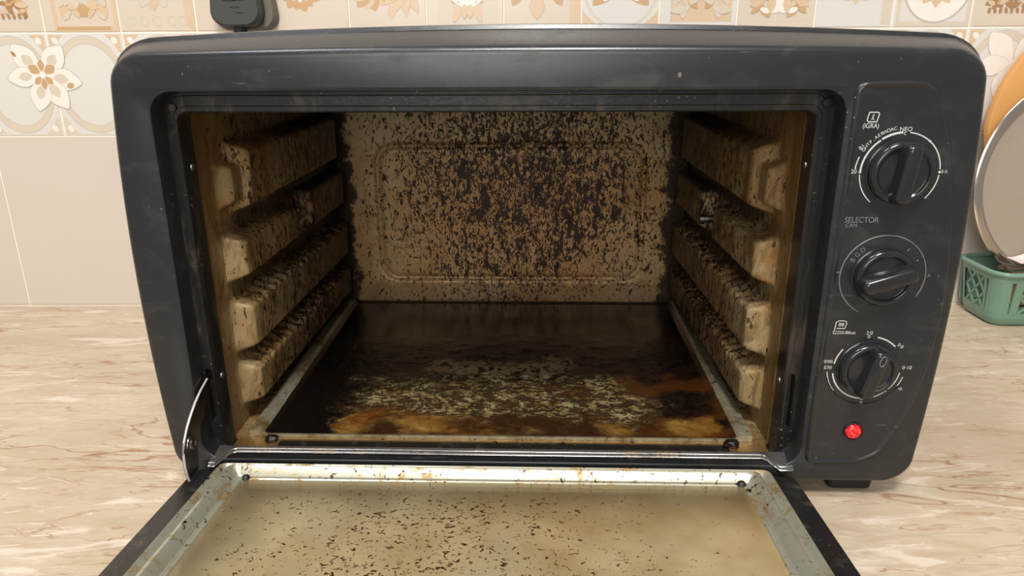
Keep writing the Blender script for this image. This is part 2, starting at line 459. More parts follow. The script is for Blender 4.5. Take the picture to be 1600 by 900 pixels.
class G:
    """collects shapes that together are ONE part"""
    def __init__(s):
        s.v, s.f, s.m = [], [], []
    def add(s, vs, fs, mi=0):
        o = len(s.v)
        s.v += [tuple(v) for v in vs]
        s.f += [tuple(i + o for i in f) for f in fs]
        s.m += [mi] * len(fs)
        return s
    def loft(s, rings, closed=True, cap0=False, cap1=False, mi=0):
        n = len(rings[0])
        vs = [p for r in rings for p in r]
        fs = []
        for i in range(len(rings) - 1):
            for j in range(n if closed else n - 1):
                k = (j + 1) % n
                fs.append((i * n + j, i * n + k, (i + 1) * n + k, (i + 1) * n + j))
        if cap0:
            fs.append(tuple(range(n)))
        if cap1:
            fs.append(tuple(range((len(rings) - 1) * n, len(rings) * n)))
        return s.add(vs, fs, mi)
    def box(s, x0, x1, y0, y1, z0, z1, b=0.0, mi=0):
        def ring(e, z):
            return [(x0 + e, y0 + e, z), (x1 - e, y0 + e, z), (x1 - e, y1 - e, z), (x0 + e, y1 - e, z)]
        if b <= 0:
            return s.loft([ring(0, z0), ring(0, z1)], True, True, True, mi)
        return s.loft([ring(b, z0), ring(0, z0 + b), ring(0, z1 - b), ring(b, z1)], True, True, True, mi)
    def lathe(s, prof, c, axis='y', n=32, cap0=False, cap1=False, mi=0):
        """prof: (radius, distance along axis)"""
        rings = []
        for r, h in prof:
            ring = []
            for i in range(n):
                a = 2 * PI * i / n
                u, v = r * math.cos(a), r * math.sin(a)
                if axis == 'y':
                    ring.append((c[0] + u, c[1] + h, c[2] + v))
                elif axis == 'z':
                    ring.append((c[0] + u, c[1] + v, c[2] + h))
                else:
                    ring.append((c[0] + h, c[1] + u, c[2] + v))
            rings.append(ring)
        return s.loft(rings, True, cap0, cap1, mi)
    def tube(s, pts, r, n=10, mi=0, closed=False):
        pts = [Vector(p) for p in pts]
        rings = []
        for i, p in enumerate(pts):
            if closed:
                d = pts[(i + 1) % len(pts)] - pts[i - 1]
            else:
                d = pts[min(i + 1, len(pts) - 1)] - pts[max(i - 1, 0)]
            d.normalize()
            up = Vector((0, 0, 1)) if abs(d.z) < 0.9 else Vector((0, 1, 0))
            a = d.cross(up).normalized()
            b = d.cross(a)
            rr = r[i] if isinstance(r, (list, tuple)) else r
            rings.append([tuple(p + a * (rr * math.cos(2 * PI * k / n)) + b * (rr * math.sin(2 * PI * k / n))) for k in range(n)])
        if closed:
            rings.append(rings[0])
        return s.loft(rings, True, not closed, not closed, mi)
    def face(s, outer, holes=(), mi=0):
        """flat face with holes; points are 3D"""
        polys = [[Vector(p) for p in outer]] + [[Vector(p) for p in h] for h in holes]
        vs = [p for q in polys for p in q]
        tris = tessellate_polygon(polys)
        return s.add(vs, [t for t in tris], mi)
    def build(s, name, mat, parent=None, sharp=35, fix=True):
        return raw(name, s.v, s.f, mat, parent, sharp, s.m if not fix else None, fix) if not any(s.m) else s._multi(name, mat, parent, sharp)
    def _multi(s, name, mat, parent, sharp):
        return raw(name, s.v, s.f, mat, parent, sharp, s.m, False)

def rrect(x0, x1, z0, z1, r, n=6, rr=None):
    """rounded rectangle in 2D, counter-clockwise from lower right; rr = radii (lr, ur, ul, ll)"""
    R = rr or (r, r, r, r)
    pts = []
    for (cx, cz, a0, q) in ((x1 - R[0], z0 + R[0], -90, R[0]), (x1 - R[1], z1 - R[1], 0, R[1]),
                            (x0 + R[2], z1 - R[2], 90, R[2]), (x0 + R[3], z0 + R[3], 180, R[3])):
        for i in range(n + 1):
            a = math.radians(a0 + 90 * i / n)
            pts.append((cx + q * math.cos(a), cz + q * math.sin(a)))
    return pts

def tag(o, label, cat, group=None, kind=None):
    if label:
        o['label'] = label
    if cat:
        o['category'] = cat
    if group:
        o['group'] = group
    if kind:
        o['kind'] = kind
    return o

def empty(name, mw):
    o = bpy.data.objects.new(name, None)
    o.empty_display_size = 0.05
    COL.objects.link(o)
    o.matrix_world = mw
    return o

# ================================================================ SETTING
YW = 0.858
# worktop slab
g = G()
g.box(-1.3, 1.4, 0.13, YW, -0.04, 0.0, 0.003)
top = g.build('countertop', M['counter'])
tag(top, 'beige marbled laminate worktop with brown veins under the oven', 'countertop')

# back wall with individually laid tiles
g = G()
g.box(-1.3, 1.4, YW + 0.0009, YW + 0.09, -0.04, 1.1)
wall = g.build('wall_back', M['grout'], sharp=0)
wall['kind'] = 'structure'

tile_cache = {}
def tile(x0, x1, z0, z1, mat):
    key = (round(x1 - x0, 4), round(z1 - z0, 4), mat.name)
    gap = 0.0008
    if key not in tile_cache:
        wd, ht = x1 - x0 - 2 * gap, z1 - z0 - 2 * gap
        q = G()
        def rg(e, y):
            return [(-wd / 2 + e, y, -ht / 2 + e), (wd / 2 - e, y, -ht / 2 + e), (wd / 2 - e, y, ht / 2 - e), (-wd / 2 + e, y, ht / 2 - e)]
        q.loft([rg(0, 0.0045), rg(0, 0.0005), rg(0.0005, 0.0)], True, False, True)
        o = q.build('tile', mat, wall)
        tile_cache[key] = o.data
    else:
        o = bpy.data.objects.new('tile', tile_cache[key])
        COL.objects.link(o)
        o.parent = wall
    o.location = ((x0 + x1) / 2, YW, (z0 + z1) / 2)
    return o

ZB, ZA, PT, T0 = 0.2064, 0.3183, 0.0839, -0.5198
def ell(cx, cz, rx, rz, rot=0.0, n=20, tip=0.0):
    pts = []
    for i in range(n):
        a = 2 * PI * i / n
        u = rx * math.cos(a)
        v = rz * math.sin(a)
        if tip:
            u *= (1 - tip * max(0, math.sin(a)) ** 2)
            u *= (1 - 0.35 * max(0, -math.sin(a)))
        pts.append((cx + u * math.cos(rot) - v * math.sin(rot), cz + u * math.sin(rot) + v * math.cos(rot)))
    return pts
class Pr:
    """flat glaze print on a tile; coordinates in metres from the tile's lower left corner"""
    def __init__(s):
        s.g = G()
        s.k = 0
    def poly(s, pts, mi, hole=None):
        s.k += 1
        y = -0.00005 - 0.000005 * s.k
        s.g.face([(p[0], y, p[1]) for p in pts], [[(p[0], y, p[1]) for p in hole]] if hole else (), mi)
    def ring(s, cx, cz, rx, rz, wd, mi):
        s.poly(ell(cx, cz, rx, rz, n=48), mi, ell(cx, cz, rx - wd, rz - wd, n=48))
    def frame(s, x0, x1, z0, z1, wd, mi):
        s.poly([(x0, z0), (x1, z0), (x1, z1), (x0, z1)], mi,
               [(x0 + wd, z0 + wd), (x1 - wd, z0 + wd), (x1 - wd, z1 - wd), (x0 + wd, z1 - wd)])
    def petal(s, cx, cz, L, W, ang, mi, outline=None, d0=0.0):
        """petal from centre outwards, ang measured from up"""
        r = -ang
        ox, oz = cx - math.sin(r) * (L / 2 + d0), cz + math.cos(r) * (L / 2 + d0)
        if outline is not None:
            s.poly(ell(ox, oz, W / 2 + 0.0005, L / 2 + 0.0007, r, 20, 0.55), outline)
        s.poly(ell(ox, oz, W / 2, L / 2, r, 20, 0.55), mi)
    def build(s, par):
        o = s.g._multi('tile_print', PM, par, 0)
        return o
PM = [M['p_tan'], M['p_brown'], M['p_greige'], M['p_grey'], M['p_white'], M['p_light']]
TAN, BRN, GRE, GRY, WHT, LGT = range(6)

def ornate(p, x0, x1, z0, z1, rnd, cols, n=26, sz=0.006):
    cx = (x0 + x1) / 2
    for i in range(n):
        u = rnd.random() * (x1 - x0) / 2
        z = z0 + sz * .8 + rnd.random() * (z1 - z0 - sz * 1.6)
        a = rnd.random() * PI
        L = sz * (0.7 + rnd.random() * 0.9)
        c = rnd.choice(cols)
        for sgn in (-1, 1):
            p.poly(ell(cx + sgn * max(0.002, min(u, (x1 - x0) / 2 - sz * .7)), z, L * 0.30, L * 0.62, sgn * a, 10, 0.5), c)

rnd = random.Random(11)
for i in range(-9, 23):
    x0 = T0 + PT * i
    # ornamental row A
    mat = M['tile_w'] if i in (11, 10, 7, 8) else M['tile_b']
    t = tile(x0, x0 + PT, ZA, ZA + 0.1119, mat)
    if -1 <= i <= 12:
        p = Pr()
        W, H = PT, 0.1119
        if i in (-1, 12):
            p.frame(0.004, W - 0.004, 0.003, H - 0.003, 0.0085, GRE)
            ornate(p, 0.014, W - 0.014, 0.014, H - 0.014, rnd, [BRN, BRN, TAN, LGT], 60, 0.008)
            for k in range(9):
                p.poly(ell(0.018 + k * (W - 0.036) / 8, 0.017, 0.0017, 0.0032, 0.3 * (k % 2), 8), BRN)
        elif i == 0:
            p.frame(0.012, W - 0.001, 0.001, H - 0.004, 0.005, LGT)
            p.poly([(0.013, 0.002), (W - 0.010, 0.002), (W - 0.010, 0.006), (0.016, 0.006)], TAN)
            ornate(p, 0.018, W - 0.008, 0.008, H - 0.01, rnd, [LGT, TAN, GRE, LGT], 60, 0.010)
            for k in range(-2, 3):
                p.petal(W / 2 - 0.002, 0.050, 0.026, 0.012, PI + k * 0.5, GRE, None)
        elif i == 1:
            p.poly([(W - 0.011, 0.006), (W - 0.002, 0.001), (W - 0.002, H - 0.004), (W - 0.011, H - 0.004)], LGT)
            p.poly(ell(0.010, 0.012, 0.006, 0.009), GRE)
            for k in range(-3, 4):
                p.petal(W / 2 - 0.002, 0.052, 0.030, 0.015, PI + k * 0.46, GRE if k % 2 else LGT, GRY)
            for k in (-0.028, -0.014, 0.0, 0.016, 0.028):
                p.ring(W / 2 + k, 0.011, 0.005, 0.005, 0.0006, GRE)
        elif i == 2:
            p.ring(W / 2, 0.055, 0.030, 0.036, 0.003, GRE)
        elif i in (3, 4):
            for k in range(8):
                a = PI + (k - 3.5) * 0.42
                p.petal(W / 2 - (0.010 if i == 3 else 0.018), 0.043, 0.024 if k % 2 else 0.022, 0.015, a, TAN if i == 3 or k % 2 else LGT)
            for k in range(7):
                p.petal(W / 2 - (0.010 if i == 3 else 0.0), 0.045, 0.016, 0.010, PI + (k - 3) * 0.5, WHT)
            if i == 4:
                for k in range(4):
                    p.petal(W / 2 + 0.020, 0.045, 0.030, 0.010, PI + (k - 1.0) * 0.45, LGT, TAN)
                p.petal(W / 2 + 0.004, 0.026, 0.015, 0.010, PI, LGT)
        elif i in (5, 8, 9):
            p.poly([(0.012, 0.007), (W - 0.006, 0.007), (W - 0.006, H - 0.007), (0.012, H - 0.007)], LGT if i == 8 else GRE)
            ornate(p, 0.013, W - 0.008, 0.008, H - 0.01, rnd, [LGT, WHT, TAN] if i != 8 else [TAN, GRE, LGT], 64, 0.011)
        elif i == 6:
            p.poly([(W - 0.012, 0.002), (W - 0.002, 0.002), (W - 0.002, H - 0.004), (W - 0.008, H - 0.004), (W - 0.013, 0.02)], LGT)
            p.petal(W / 2 - 0.006, 0.036, 0.025, 0.016, PI, LGT, TAN)
            for sx in (-1, 1):
                p.petal(W / 2 - 0.006 + sx * 0.018, 0.040, 0.018, 0.011, PI - sx * 0.5, TAN)
            p.poly([(0.002, 0.002), (0.014, 0.002), (0.004, 0.016), (0.002, 0.014)], GRE)
        elif i == 7:
            p.ring(W / 2, 0.044, 0.041, 0.044, 0.003, GRE)
            for sx in (-1, 1):
                p.petal(W / 2 + sx * 0.004, 0.052, 0.038, 0.020, PI - sx * 0.75, TAN)
                p.petal(W / 2 + sx * 0.003, 0.054, 0.030, 0.017, PI - sx * 0.55, WHT)
            for sx in (-1, 1):
                p.poly([(W / 2 + sx * 0.041, 0.004), (W / 2 + sx * 0.022, 0.002), (W / 2 + sx * 0.036, 0.014), (W / 2 + sx * 0.041, 0.020)], LGT)
        elif i == 10:
            for k in range(5):
                p.petal(W / 2, 0.048, 0.024, 0.013, PI + (k - 2) * 0.5, LGT if k % 2 else GRE, GRE)
            p.poly([(W - 0.013, 0.004), (W - 0.003, 0.003), (W - 0.003, H - 0.01), (W - 0.013, H - 0.01)], GRE)
        elif i == 11:
            p.frame(0.003, W - 0.002, 0.002, H - 0.002, 0.004, GRE)
            p.poly(ell(W / 2 + 0.002, 0.044, 0.037, 0.040, n=40), GRY)
            p.poly(ell(W / 2 + 0.002, 0.044, 0.035, 0.038, n=40), WHT)
            for k in range(10):
                p.petal(W / 2 + 0.002, 0.044, 0.024, 0.014, k * PI / 5, LGT)
            for k in range(8):
                p.petal(W / 2 + 0.002, 0.044, 0.015, 0.010, k * PI / 4, WHT)
        p.build(t).location = (-PT / 2, 0, -H / 2)
    # row B, large rings
    t = tile(x0, x0 + PT, ZB, ZA, M['tile_w'])
    if i in (-2, -1, 0, 1, 11, 12, 13):
        H = ZA - ZB
        W = PT
        p = Pr()
        p.poly(ell(W / 2, H / 2, W / 2 - 0.0018, H / 2 - 0.003, n=56), GRY, ell(W / 2, H / 2, W / 2 - 0.0022, H / 2 - 0.0036, n=56))
        p.poly(ell(W / 2, H / 2, W / 2 - 0.0024, H / 2 - 0.004, n=56), GRE, ell(W / 2, H / 2, W / 2 - 0.0080, H / 2 - 0.0115, n=56))
        p.poly(ell(W / 2, H / 2, W / 2 - 0.0080, H / 2 - 0.0115, n=56), GRY, ell(W / 2, H / 2, W / 2 - 0.0084, H / 2 - 0.0120, n=56))
        for sx in (0, 1):
            for sz in (0, 1):
                X = lambda u: u if not sx else W - u
                Z = lambda v: v if not sz else H - v
                p.poly([(X(0.0025), Z(0.0025)), (X(0.019), Z(0.0025)), (X(0.012), Z(0.009)), (X(0.006), Z(0.020)), (X(0.0025), Z(0.022))], LGT if sz else GRE)
                p.poly(ell(X(0.009), Z(0.0085), 0.003, 0.004, 0.6), WHT)
        p.build(t).location = (-W / 2, 0, -H / 2)
# flower printed across the two left ring tiles, a fainter one at the right
def flower(cx, cz, faint):
    p = Pr()
    A = [(-0.75, 0.040, 0.025), (0.72, 0.037, 0.025), (1.80, 0.040, 0.024), (2.60, 0.040, 0.024), (-2.85, 0.038, 0.024), (-1.68, 0.037, 0.022)]
    for k, (a, L, Wd) in enumerate(A):
        p.petal(cx, cz, L, Wd, a, WHT, GRE if faint else GRY, 0.003)
        if not faint:
            p.petal(cx, cz, L * 0.42, Wd * 0.45, a, GRE, None, 0.012)
    if not faint:
        for a, L, Wd in ((0, 0.013, 0.0075), (-1.0, 0.014, 0.0105), (1.0, 0.014, 0.0105), (2.4, 0.011, 0.0075), (-2.4, 0.011, 0.0075), (PI, 0.013, 0.007)):
            p.petal(cx, cz, L, Wd, a, TAN, WHT, 0.0035)
        p.poly(ell(cx + 0.029, cz - 0.012, 0.0042, 0.0032, 0.3), TAN)
        p.poly(ell(cx - 0.028, cz + 0.022, 0.0016, 0.0034, 0.6), BRN)
        p.poly(ell(cx, cz, 0.0042, 0.0045), GRY)
    p.poly(ell(cx, cz, 0.0036, 0.0039), WHT)
    o = p.build(wall)
    o.location = (0, YW - 0.00042, 0)
flower(-0.531, 0.274, False)
flower(0.541, 0.281, True)

for k in range(-3, 6):
    x0 = -0.6044 + 0.3356 * k
    tile(x0, x0 + 0.3356, 0.0006, ZB, M['tile'])
    tile(x0, x0 + 0.3356, ZA + 0.1119, ZA + 0.1119 + 0.25, M['tile'])
    tile(x0, x0 + 0.3356, ZA + 0.3619, ZA + 0.1119 + 0.50, M['tile'])

# ================================================================ TOASTER OVEN
oven = empty('toaster_oven', OV)
tag(oven, 'black toaster oven with open door and grease-splattered cavity', 'oven')

def outline():
    """front outline of the moulded frame (x,z) with normals"""
    zb, H = 0.014, 0.2902
    zt = lambda x: 0.3035 + 0.0033 * (1 - (x / 0.25) ** 2)
    def sx(z):
        return 0.2590 + 0.0071 * (1 - ((z - 0.159) / 0.145) ** 2)
    Rt, Rb = 0.021, 0.019
    pts = []
    N = 14
    # right side going up
    for i in range(N + 1):
        z = zb + Rb + (0.3045 - Rt - zb - Rb) * i / N
        pts.append((sx(z), z))
    def corner(p0, t0, p1, t1, R):
        k = 0.55 * R
        for i in range(1, 10):
            t = i / 10
            a = Vector(p0); b = a + Vector(t0) * k; d = Vector(p1); c = d - Vector(t1) * k
            q = a * (1 - t) ** 3 + b * 3 * t * (1 - t) ** 2 + c * 3 * t * t * (1 - t) + d * t ** 3
            pts.append((q.x, q.y))
    xr = sx(0.29) - Rt
    corner(pts[-1], (0, 1), (xr, zt(xr)), (-1, 0), Rt)
    for i in range(2 * N + 1):
        x = xr - 2 * xr * i / (2 * N)
        pts.append((x, zt(x)))
    zl = 0.3045 - Rt
    corner(pts[-1], (-1, 0), (-sx(zl), zl), (0, -1), Rt)
    for i in range(N + 1):
        z = zl + (zb + Rb - zl) * i / N
        pts.append((-sx(z), z))
    xl = sx(zb) - Rb
    corner(pts[-1], (0, -1), (-xl, zb), (1, 0), Rb)
    for i in range(N + 1):
        pts.append((-xl + 2 * xl * i / N, zb))
    corner(pts[-1], (1, 0), (sx(zb + Rb), zb + Rb), (0, 1), Rb)
    return pts
OUT = outline()
def offs(side, topo, bowx=0.0, y=0.0):
    flare = 0.0105 * max(0.0, min(1.0, y / 0.030))
    n = len(OUT)
    r = []
    for i, (x, z) in enumerate(OUT):
        a, b = OUT[i - 1], OUT[(i + 1) % n]
        tx, tz = b[0] - a[0], b[1] - a[1]
        l = math.hypot(tx, tz) or 1
        nx, nz = tz / l, -tx / l
        if nz > 0:
            o = side + (topo + bowx * (1 - (x / 0.25) ** 2) - side) * nz ** 1.2
        else:
            o = side
        r.append((x + nx * o + flare * math.copysign(1, x) * abs(nx) ** 0.5 * sst_((z - 0.05) / 0.2), y, z + nz * o))
    return r
def sst_(t):
    t = max(0.0, min(1.0, t))
    return t * t * (3 - 2 * t)

REC = rrect(-0.2390, 0.1822, 0.0250, 0.2808, 0.014, 8)        # recess outline
g = G()
rings = [offs(0.000, 0.0060, 0.0036, 0.036), offs(0.0018, 0.0082, 0.0036, 0.034), offs(0.0026, 0.0086, 0.0036, 0.0315), offs(0.0026, 0.0082, 0.0036, 0.0295),
         offs(0.0020, 0.0062, 0.0032, 0.0280), offs(0.0020, 0.0054, 0.0030, 0.0240), offs(0.0014, 0.0014, 0.0006, 0.0070), offs(0.0010, 0.0006, 0, 0.0045),
         offs(0.0005, -0.0004, 0, 0.0023), offs(-0.0004, -0.0018, 0, 0.0009), offs(-0.0016, -0.0034, 0, 0.0002), offs(-0.0032, -0.0052, 0, 0.0)]
g.loft(rings)
def ring3(pts, y):
    return [(p[0], y, p[1]) for p in pts]
rc0 = rrect(-0.2404, 0.1836, 0.0248, 0.2822, 0.0154, 8)
g.face(rings[-1], [ring3(rc0, 0.0)])
g.loft([ring3(rc0, 0.0), ring3(rrect(-0.2394, 0.1826, 0.0258, 0.2812, 0.0144, 8), 0.0006), ring3(REC, 0.0018), ring3(REC, 0.0185)])
front = g.build('front_frame', M['plastic'], oven, 40)

g = G()
g.face([(0.0823 + 0.0010 * math.cos(k * PI / 5) * (1 + 0.2 * (k % 2)), -0.00012, 0.2896 + 0.0017 * math.sin(k * PI / 5)) for k in range(10)])
o = g.build('paint_chip', M['plug_side'], oven, 0)
o['label'] = 'small pale chip in the black frame above the opening'
# inner plate with its opening, deeper than the frame face
INN = rrect(-0.2315, 0.1722, 0.0192, 0.2665, 0.006, 5)
g = G()
slot = rrect(-0.2384, -0.2329, 0.0455, 0.0880, 0.0020, 4)
slot2 = rrect(0.1745, 0.1790, 0.0455, 0.0880, 0.0020, 4)
inn0 = rrect(-0.2323, 0.1732, 0.0184, 0.2675, 0.007, 5)
g.face(ring3(rrect(-0.2392, 0.1824, 0.0150, 0.2810, 0.014, 8), 0.0180), [ring3(inn0, 0.0180), ring3(slot, 0.0180), ring3(slot2, 0.0180)])
g.loft([ring3(inn0, 0.0180), ring3(INN, 0.0192), ring3(INN, 0.0365)])
for sl in (slot, slot2):
    g.loft([ring3(sl, 0.0180), ring3(sl, 0.0240)], True, False, True)
for (bx0, bx1, bz0, bz1, br) in ((-0.2371, 0.1796, 0.0170, 0.2770, 0.012), (-0.2338, 0.1755, 0.0200, 0.2705, 0.009)):
    path = rrect(bx0, bx1, bz0, bz1, br, 6)[6:21]
    g.tube([(p[0], 0.0181, p[1]) for p in path], 0.0006, 6)
g.build('inner_frame', M['enamel'], oven, 35)
for (sx_, sz_, r_) in ((-0.2330, 0.2710, 0.0026), (0.1770, 0.2730, 0.0030)):
    q = G()
    q.lathe([(r_, 0.0), (r_, -0.0008), (r_ * 0.85, -0.0013), (r_ * 0.3, -0.0014)], (sx_, 0.0170, sz_ - 0.001), 'y', 20, False, True)
    q.build('rivet', M['enamel'], oven)
for (sx_, d, sz_) in ((-0.2315, 1, 0.2300), (-0.2315, 1, 0.0777), (0.1722, -1, 0.2316), (0.1722, -1, 0.0780)):
    q = G()
    q.lathe([(0.0026, 0.0), (0.0024, d * 0.0008), (0.0014, d * 0.0013), (0.0003, d * 0.0014)], (sx_, 0.0292, sz_), 'x', 16, False, True)
    o = q.build('screw', M['galv'], oven)

# outer sheet-metal housing behind the frame
g = G()
hb = rrect(-0.2520, 0.2520, 0.016, 0.3020, 0.012, 5)
g.loft([ring3(hb, 0.034), ring3(hb, 0.376), ring3(rrect(-0.249, 0.249, 0.019, 0.299, 0.010, 5), 0.379)], True, False, True)
for k in range(9):
    g.box(-0.10 + k * 0.025, -0.085 + k * 0.025, 0.3795, 0.3805, 0.20, 0.24)
g.build('housing', M['plastic'], oven)

# feet
for fx, fy in ((0.2255, 0.022), (-0.226, 0.022), (0.226, 0.345), (-0.226, 0.345)):
    q = G()
    def fr(e, z, fx=fx, fy=fy):
        return [(fx + a, fy + b, z) for a, b in rrect(-0.0165 + e, 0.0165 - e, -0.012 + e, 0.012 - e, 0.003, 3)]
    q.loft([fr(0.0025, 0.0002), fr(0.0015, 0.0012), fr(0, 0.0162)], True, True, True)
    q.build('foot', M['rubber'], oven)

# ---------------- cavity shell
def sst(t):
    t = max(0.0, min(1.0, t))
    return t * t * (3 - 2 * t)
BARS = [(0.064, 0.338, 0.1925, 0.2275, 0.0110, 0.0055), (0.082, 0.318, 0.1860, 0.2400, 0.0170, 0.0075),
        (0.064, 0.188, 0.1370, 0.1730, 0.0150, 0.0055), (0.222, 0.335, 0.1370, 0.1790, 0.0150, 0.0055),
        (0.064, 0.338, 0.0800, 0.1220, 0.0155, 0.0055), (0.064, 0.338, 0.0350, 0.0710, 0.0155, 0.0055)]
def side_h(y, z):
    h = 0.0
    for k, (y0, y1, z0, z1, hh, e) in enumerate(BARS):
        zz1 = z1
        if k >= 4:
            zz1 = z1 + 0.0016 * math.sin(2 * PI * y / 0.0135 + k) * sst((y - 0.07) / 0.03)
        d = min(y - y0, y1 - y, z - z0, zz1 - z)
        h = max(h, hh * sst(d / e * 0.85 + 0.08) if d > -0.001 else 0.0)
    return h
YB = 0.3555
def side_panel(sgn):
    ny, nz = 170, 132
    vs, fs = [], []
    for i in range(ny + 1):
        y = 0.0375 + (YB - 0.0375) * i / ny
        for j in range(nz + 1):
            z = 0.0198 + (0.2690 - 0.0198) * j / nz
            h = side_h(y, z)
            h += 0.0004 * noise.noise(Vector((y * 60, z * 60, sgn)))
            if sgn < 0:
                x = -0.2345 + 0.030 * (y - 0.0375) + h
            else:
                x = 0.1735 - 0.038 * (y - 0.0375) - h
            vs.append((x, y, z))
    for i in range(ny):
        for j in range(nz):
            a = i * (nz + 1) + j
            fs.append((a, a + 1, a + nz + 2, a + nz + 1))
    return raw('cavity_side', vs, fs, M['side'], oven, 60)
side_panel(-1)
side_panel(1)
# back panel with pressed rounded-rectangle bead
nx, nz = 230, 150
vs, fs = [], []
def sdf_rr(x, z, x0, x1, z0, z1, r):
    cx, cz = (x0 + x1) / 2, (z0 + z1) / 2
    qx, qz = abs(x - cx) - (x1 - x0) / 2 + r, abs(z - cz) - (z1 - z0) / 2 + r
    return math.hypot(max(qx, 0), max(qz, 0)) + min(max(qx, qz), 0) - r
for i in range(nx + 1):
    x = -0.2265 + (0.1635 + 0.2265) * i / nx
    for j in range(nz + 1):
        z = 0.0198 + (0.2690 - 0.0198) * j / nz
        d = sdf_rr(x, z, -0.1780, 0.1160, 0.0480, 0.1990, 0.020)
        h = 0.0046 * math.exp(-(d / 0.0026) ** 2) + 0.0012 * sst(-d / 0.004)
        y = YB - 0.0005 + h * 0.9 - 0.0002
        vs.append((x, min(y, YB + 0.003), z))
for i in range(nx):
    for j in range(nz):
        a = i * (nz + 1) + j
        fs.append((a, a + nz + 1, a + nz + 2, a + 1))
raw('cavity_back', vs, fs, M['back'], oven, 60)
g = G()
g.box(-0.236, 0.175, 0.0375, YB + 0.004, 0.2680, 0.2700)
g.build('cavity_ceiling', M['side'], oven)
g = G()
g.box(-0.236, 0.175, 0.0375, YB + 0.004, 0.0183, 0.0198)
g.build('cavity_bottom', M['side'], oven)
# thin folded flange round the opening
g = G()
f0 = rrect(-0.2344, 0.1734, 0.0194, 0.2675, 0.005, 5)
f1 = rrect(-0.2334, 0.1724, 0.0205, 0.2668, 0.005, 5)
g.loft([ring3(f0, 0.0401), ring3(f0, 0.0362), ring3(f1, 0.0362), ring3(f1, 0.0401)])
g.build('opening_flange', M['flange'], oven)
# corner tabs at the front of the floor
for xa, xb in ((-0.2320, -0.1960), (0.1420, 0.1722)):
    g = G()
    g.box(xa, xb, 0.0195, 0.0360, 0.0196, 0.0206, 0.0003)
    g.build('floor_tab', M['flange'], oven)
g = G()
g.box(-0.1955, 0.1415, 0.0180, 0.0355, 0.0194, 0.0202, 0.0003)
g.build('front_sill', M['enamel'], oven)

# heater sockets
q = G()
q.lathe([(0.0, 0.0), (0.0055, 0.0), (0.0055, -0.004), (0.0035, -0.0045), (0.0035, -0.018), (0.0048, -0.0185), (0.0048, -0.0225), (0.0028, -0.0235)], (0.1682, 0.205, 0.1540), 'x', 20, False, True)
q.build('heater_socket', M['arm'], oven)
q = G()
q.lathe([(0.0, 0.0), (0.0085, 0.0), (0.0085, 0.003), (0.0055, 0.0035), (0.0050, -0.001), (0.001, -0.001)], (-0.2290, 0.205, 0.1520), 'x', 20, False, True)
o = q.build('heater_socket', M['crust'], oven)
o['label'] = 'charred black heater socket'

# ---------------- control panel
CP = [(0.1868, 0.2780), (0.1876, 0.2815), (0.1908, 0.2843), (0.1960, 0.2850), (0.2100, 0.2853), (0.2230, 0.2850), (0.2317, 0.2815), (0.2401, 0.2716), (0.2480, 0.2529),
      (0.2544, 0.2279), (0.2590, 0.2040), (0.2606, 0.1876), (0.2630, 0.1640), (0.2635, 0.1450), (0.2617, 0.1090), (0.2547, 0.0712), (0.2436, 0.0465), (0.2350, 0.0375),
      (0.2262, 0.0322), (0.2180, 0.0300), (0.1920, 0.0293), (0.1880, 0.0310), (0.1862, 0.0357), (0.1866, 0.1356), (0.1870, 0.2199)]
def smooth_closed(P, k=4):
    n = len(P)
    out = []
    for i in range(n):
        p0, p1, p2, p3 = [Vector(P[(i + j - 1) % n]) for j in range(4)]
        for s_ in range(k):
            t = s_ / k
            # centripetal-ish, damped tangents keep the straight edge straight
            l = (p2 - p1).length
            m1 = (p2 - p0) / max((p2 - p0).length, 1e-6) * l
            m2 = (p3 - p1) / max((p3 - p1).length, 1e-6) * l
            q = p1 * (2*t**3 - 3*t**2 + 1) + m1 * (t**3 - 2*t**2 + t) + p2 * (-2*t**3 + 3*t**2) + m2 * (t**3 - t**2)
            out.append((min(q.x, 0.2640), q.y))
    return out
CPS = smooth_closed([(x - (0.0035 if x > 0.235 else 0), z) for x, z in CP])
cxp, czp = 0.2225, 0.155
def shr(d, y):
    n = len(CPS)
    r = []
    for i, (x, z) in enumerate(CPS):
        a, b = CPS[i - 1], CPS[(i + 1) % n]
        tx, tz = b[0] - a[0], b[1] - a[1]
        l = math.hypot(tx, tz) or 1
        # outline runs clockwise: outward normal = (-tz, tx)
        r.append((x + tz / l * d, y, z - tx / l * d))
    return r
g = G()
g.loft([shr(-0.0010, 0.0004), shr(-0.0004, -0.0008), shr(0.0004, -0.0015), shr(0.0012, -0.0017), shr(0.0020, -0.0014), shr(0.0028, -0.0009), shr(0.0034, -0.0008)], True, False, True)
panel = g.build('control_panel', M['plastic'], oven, 30)

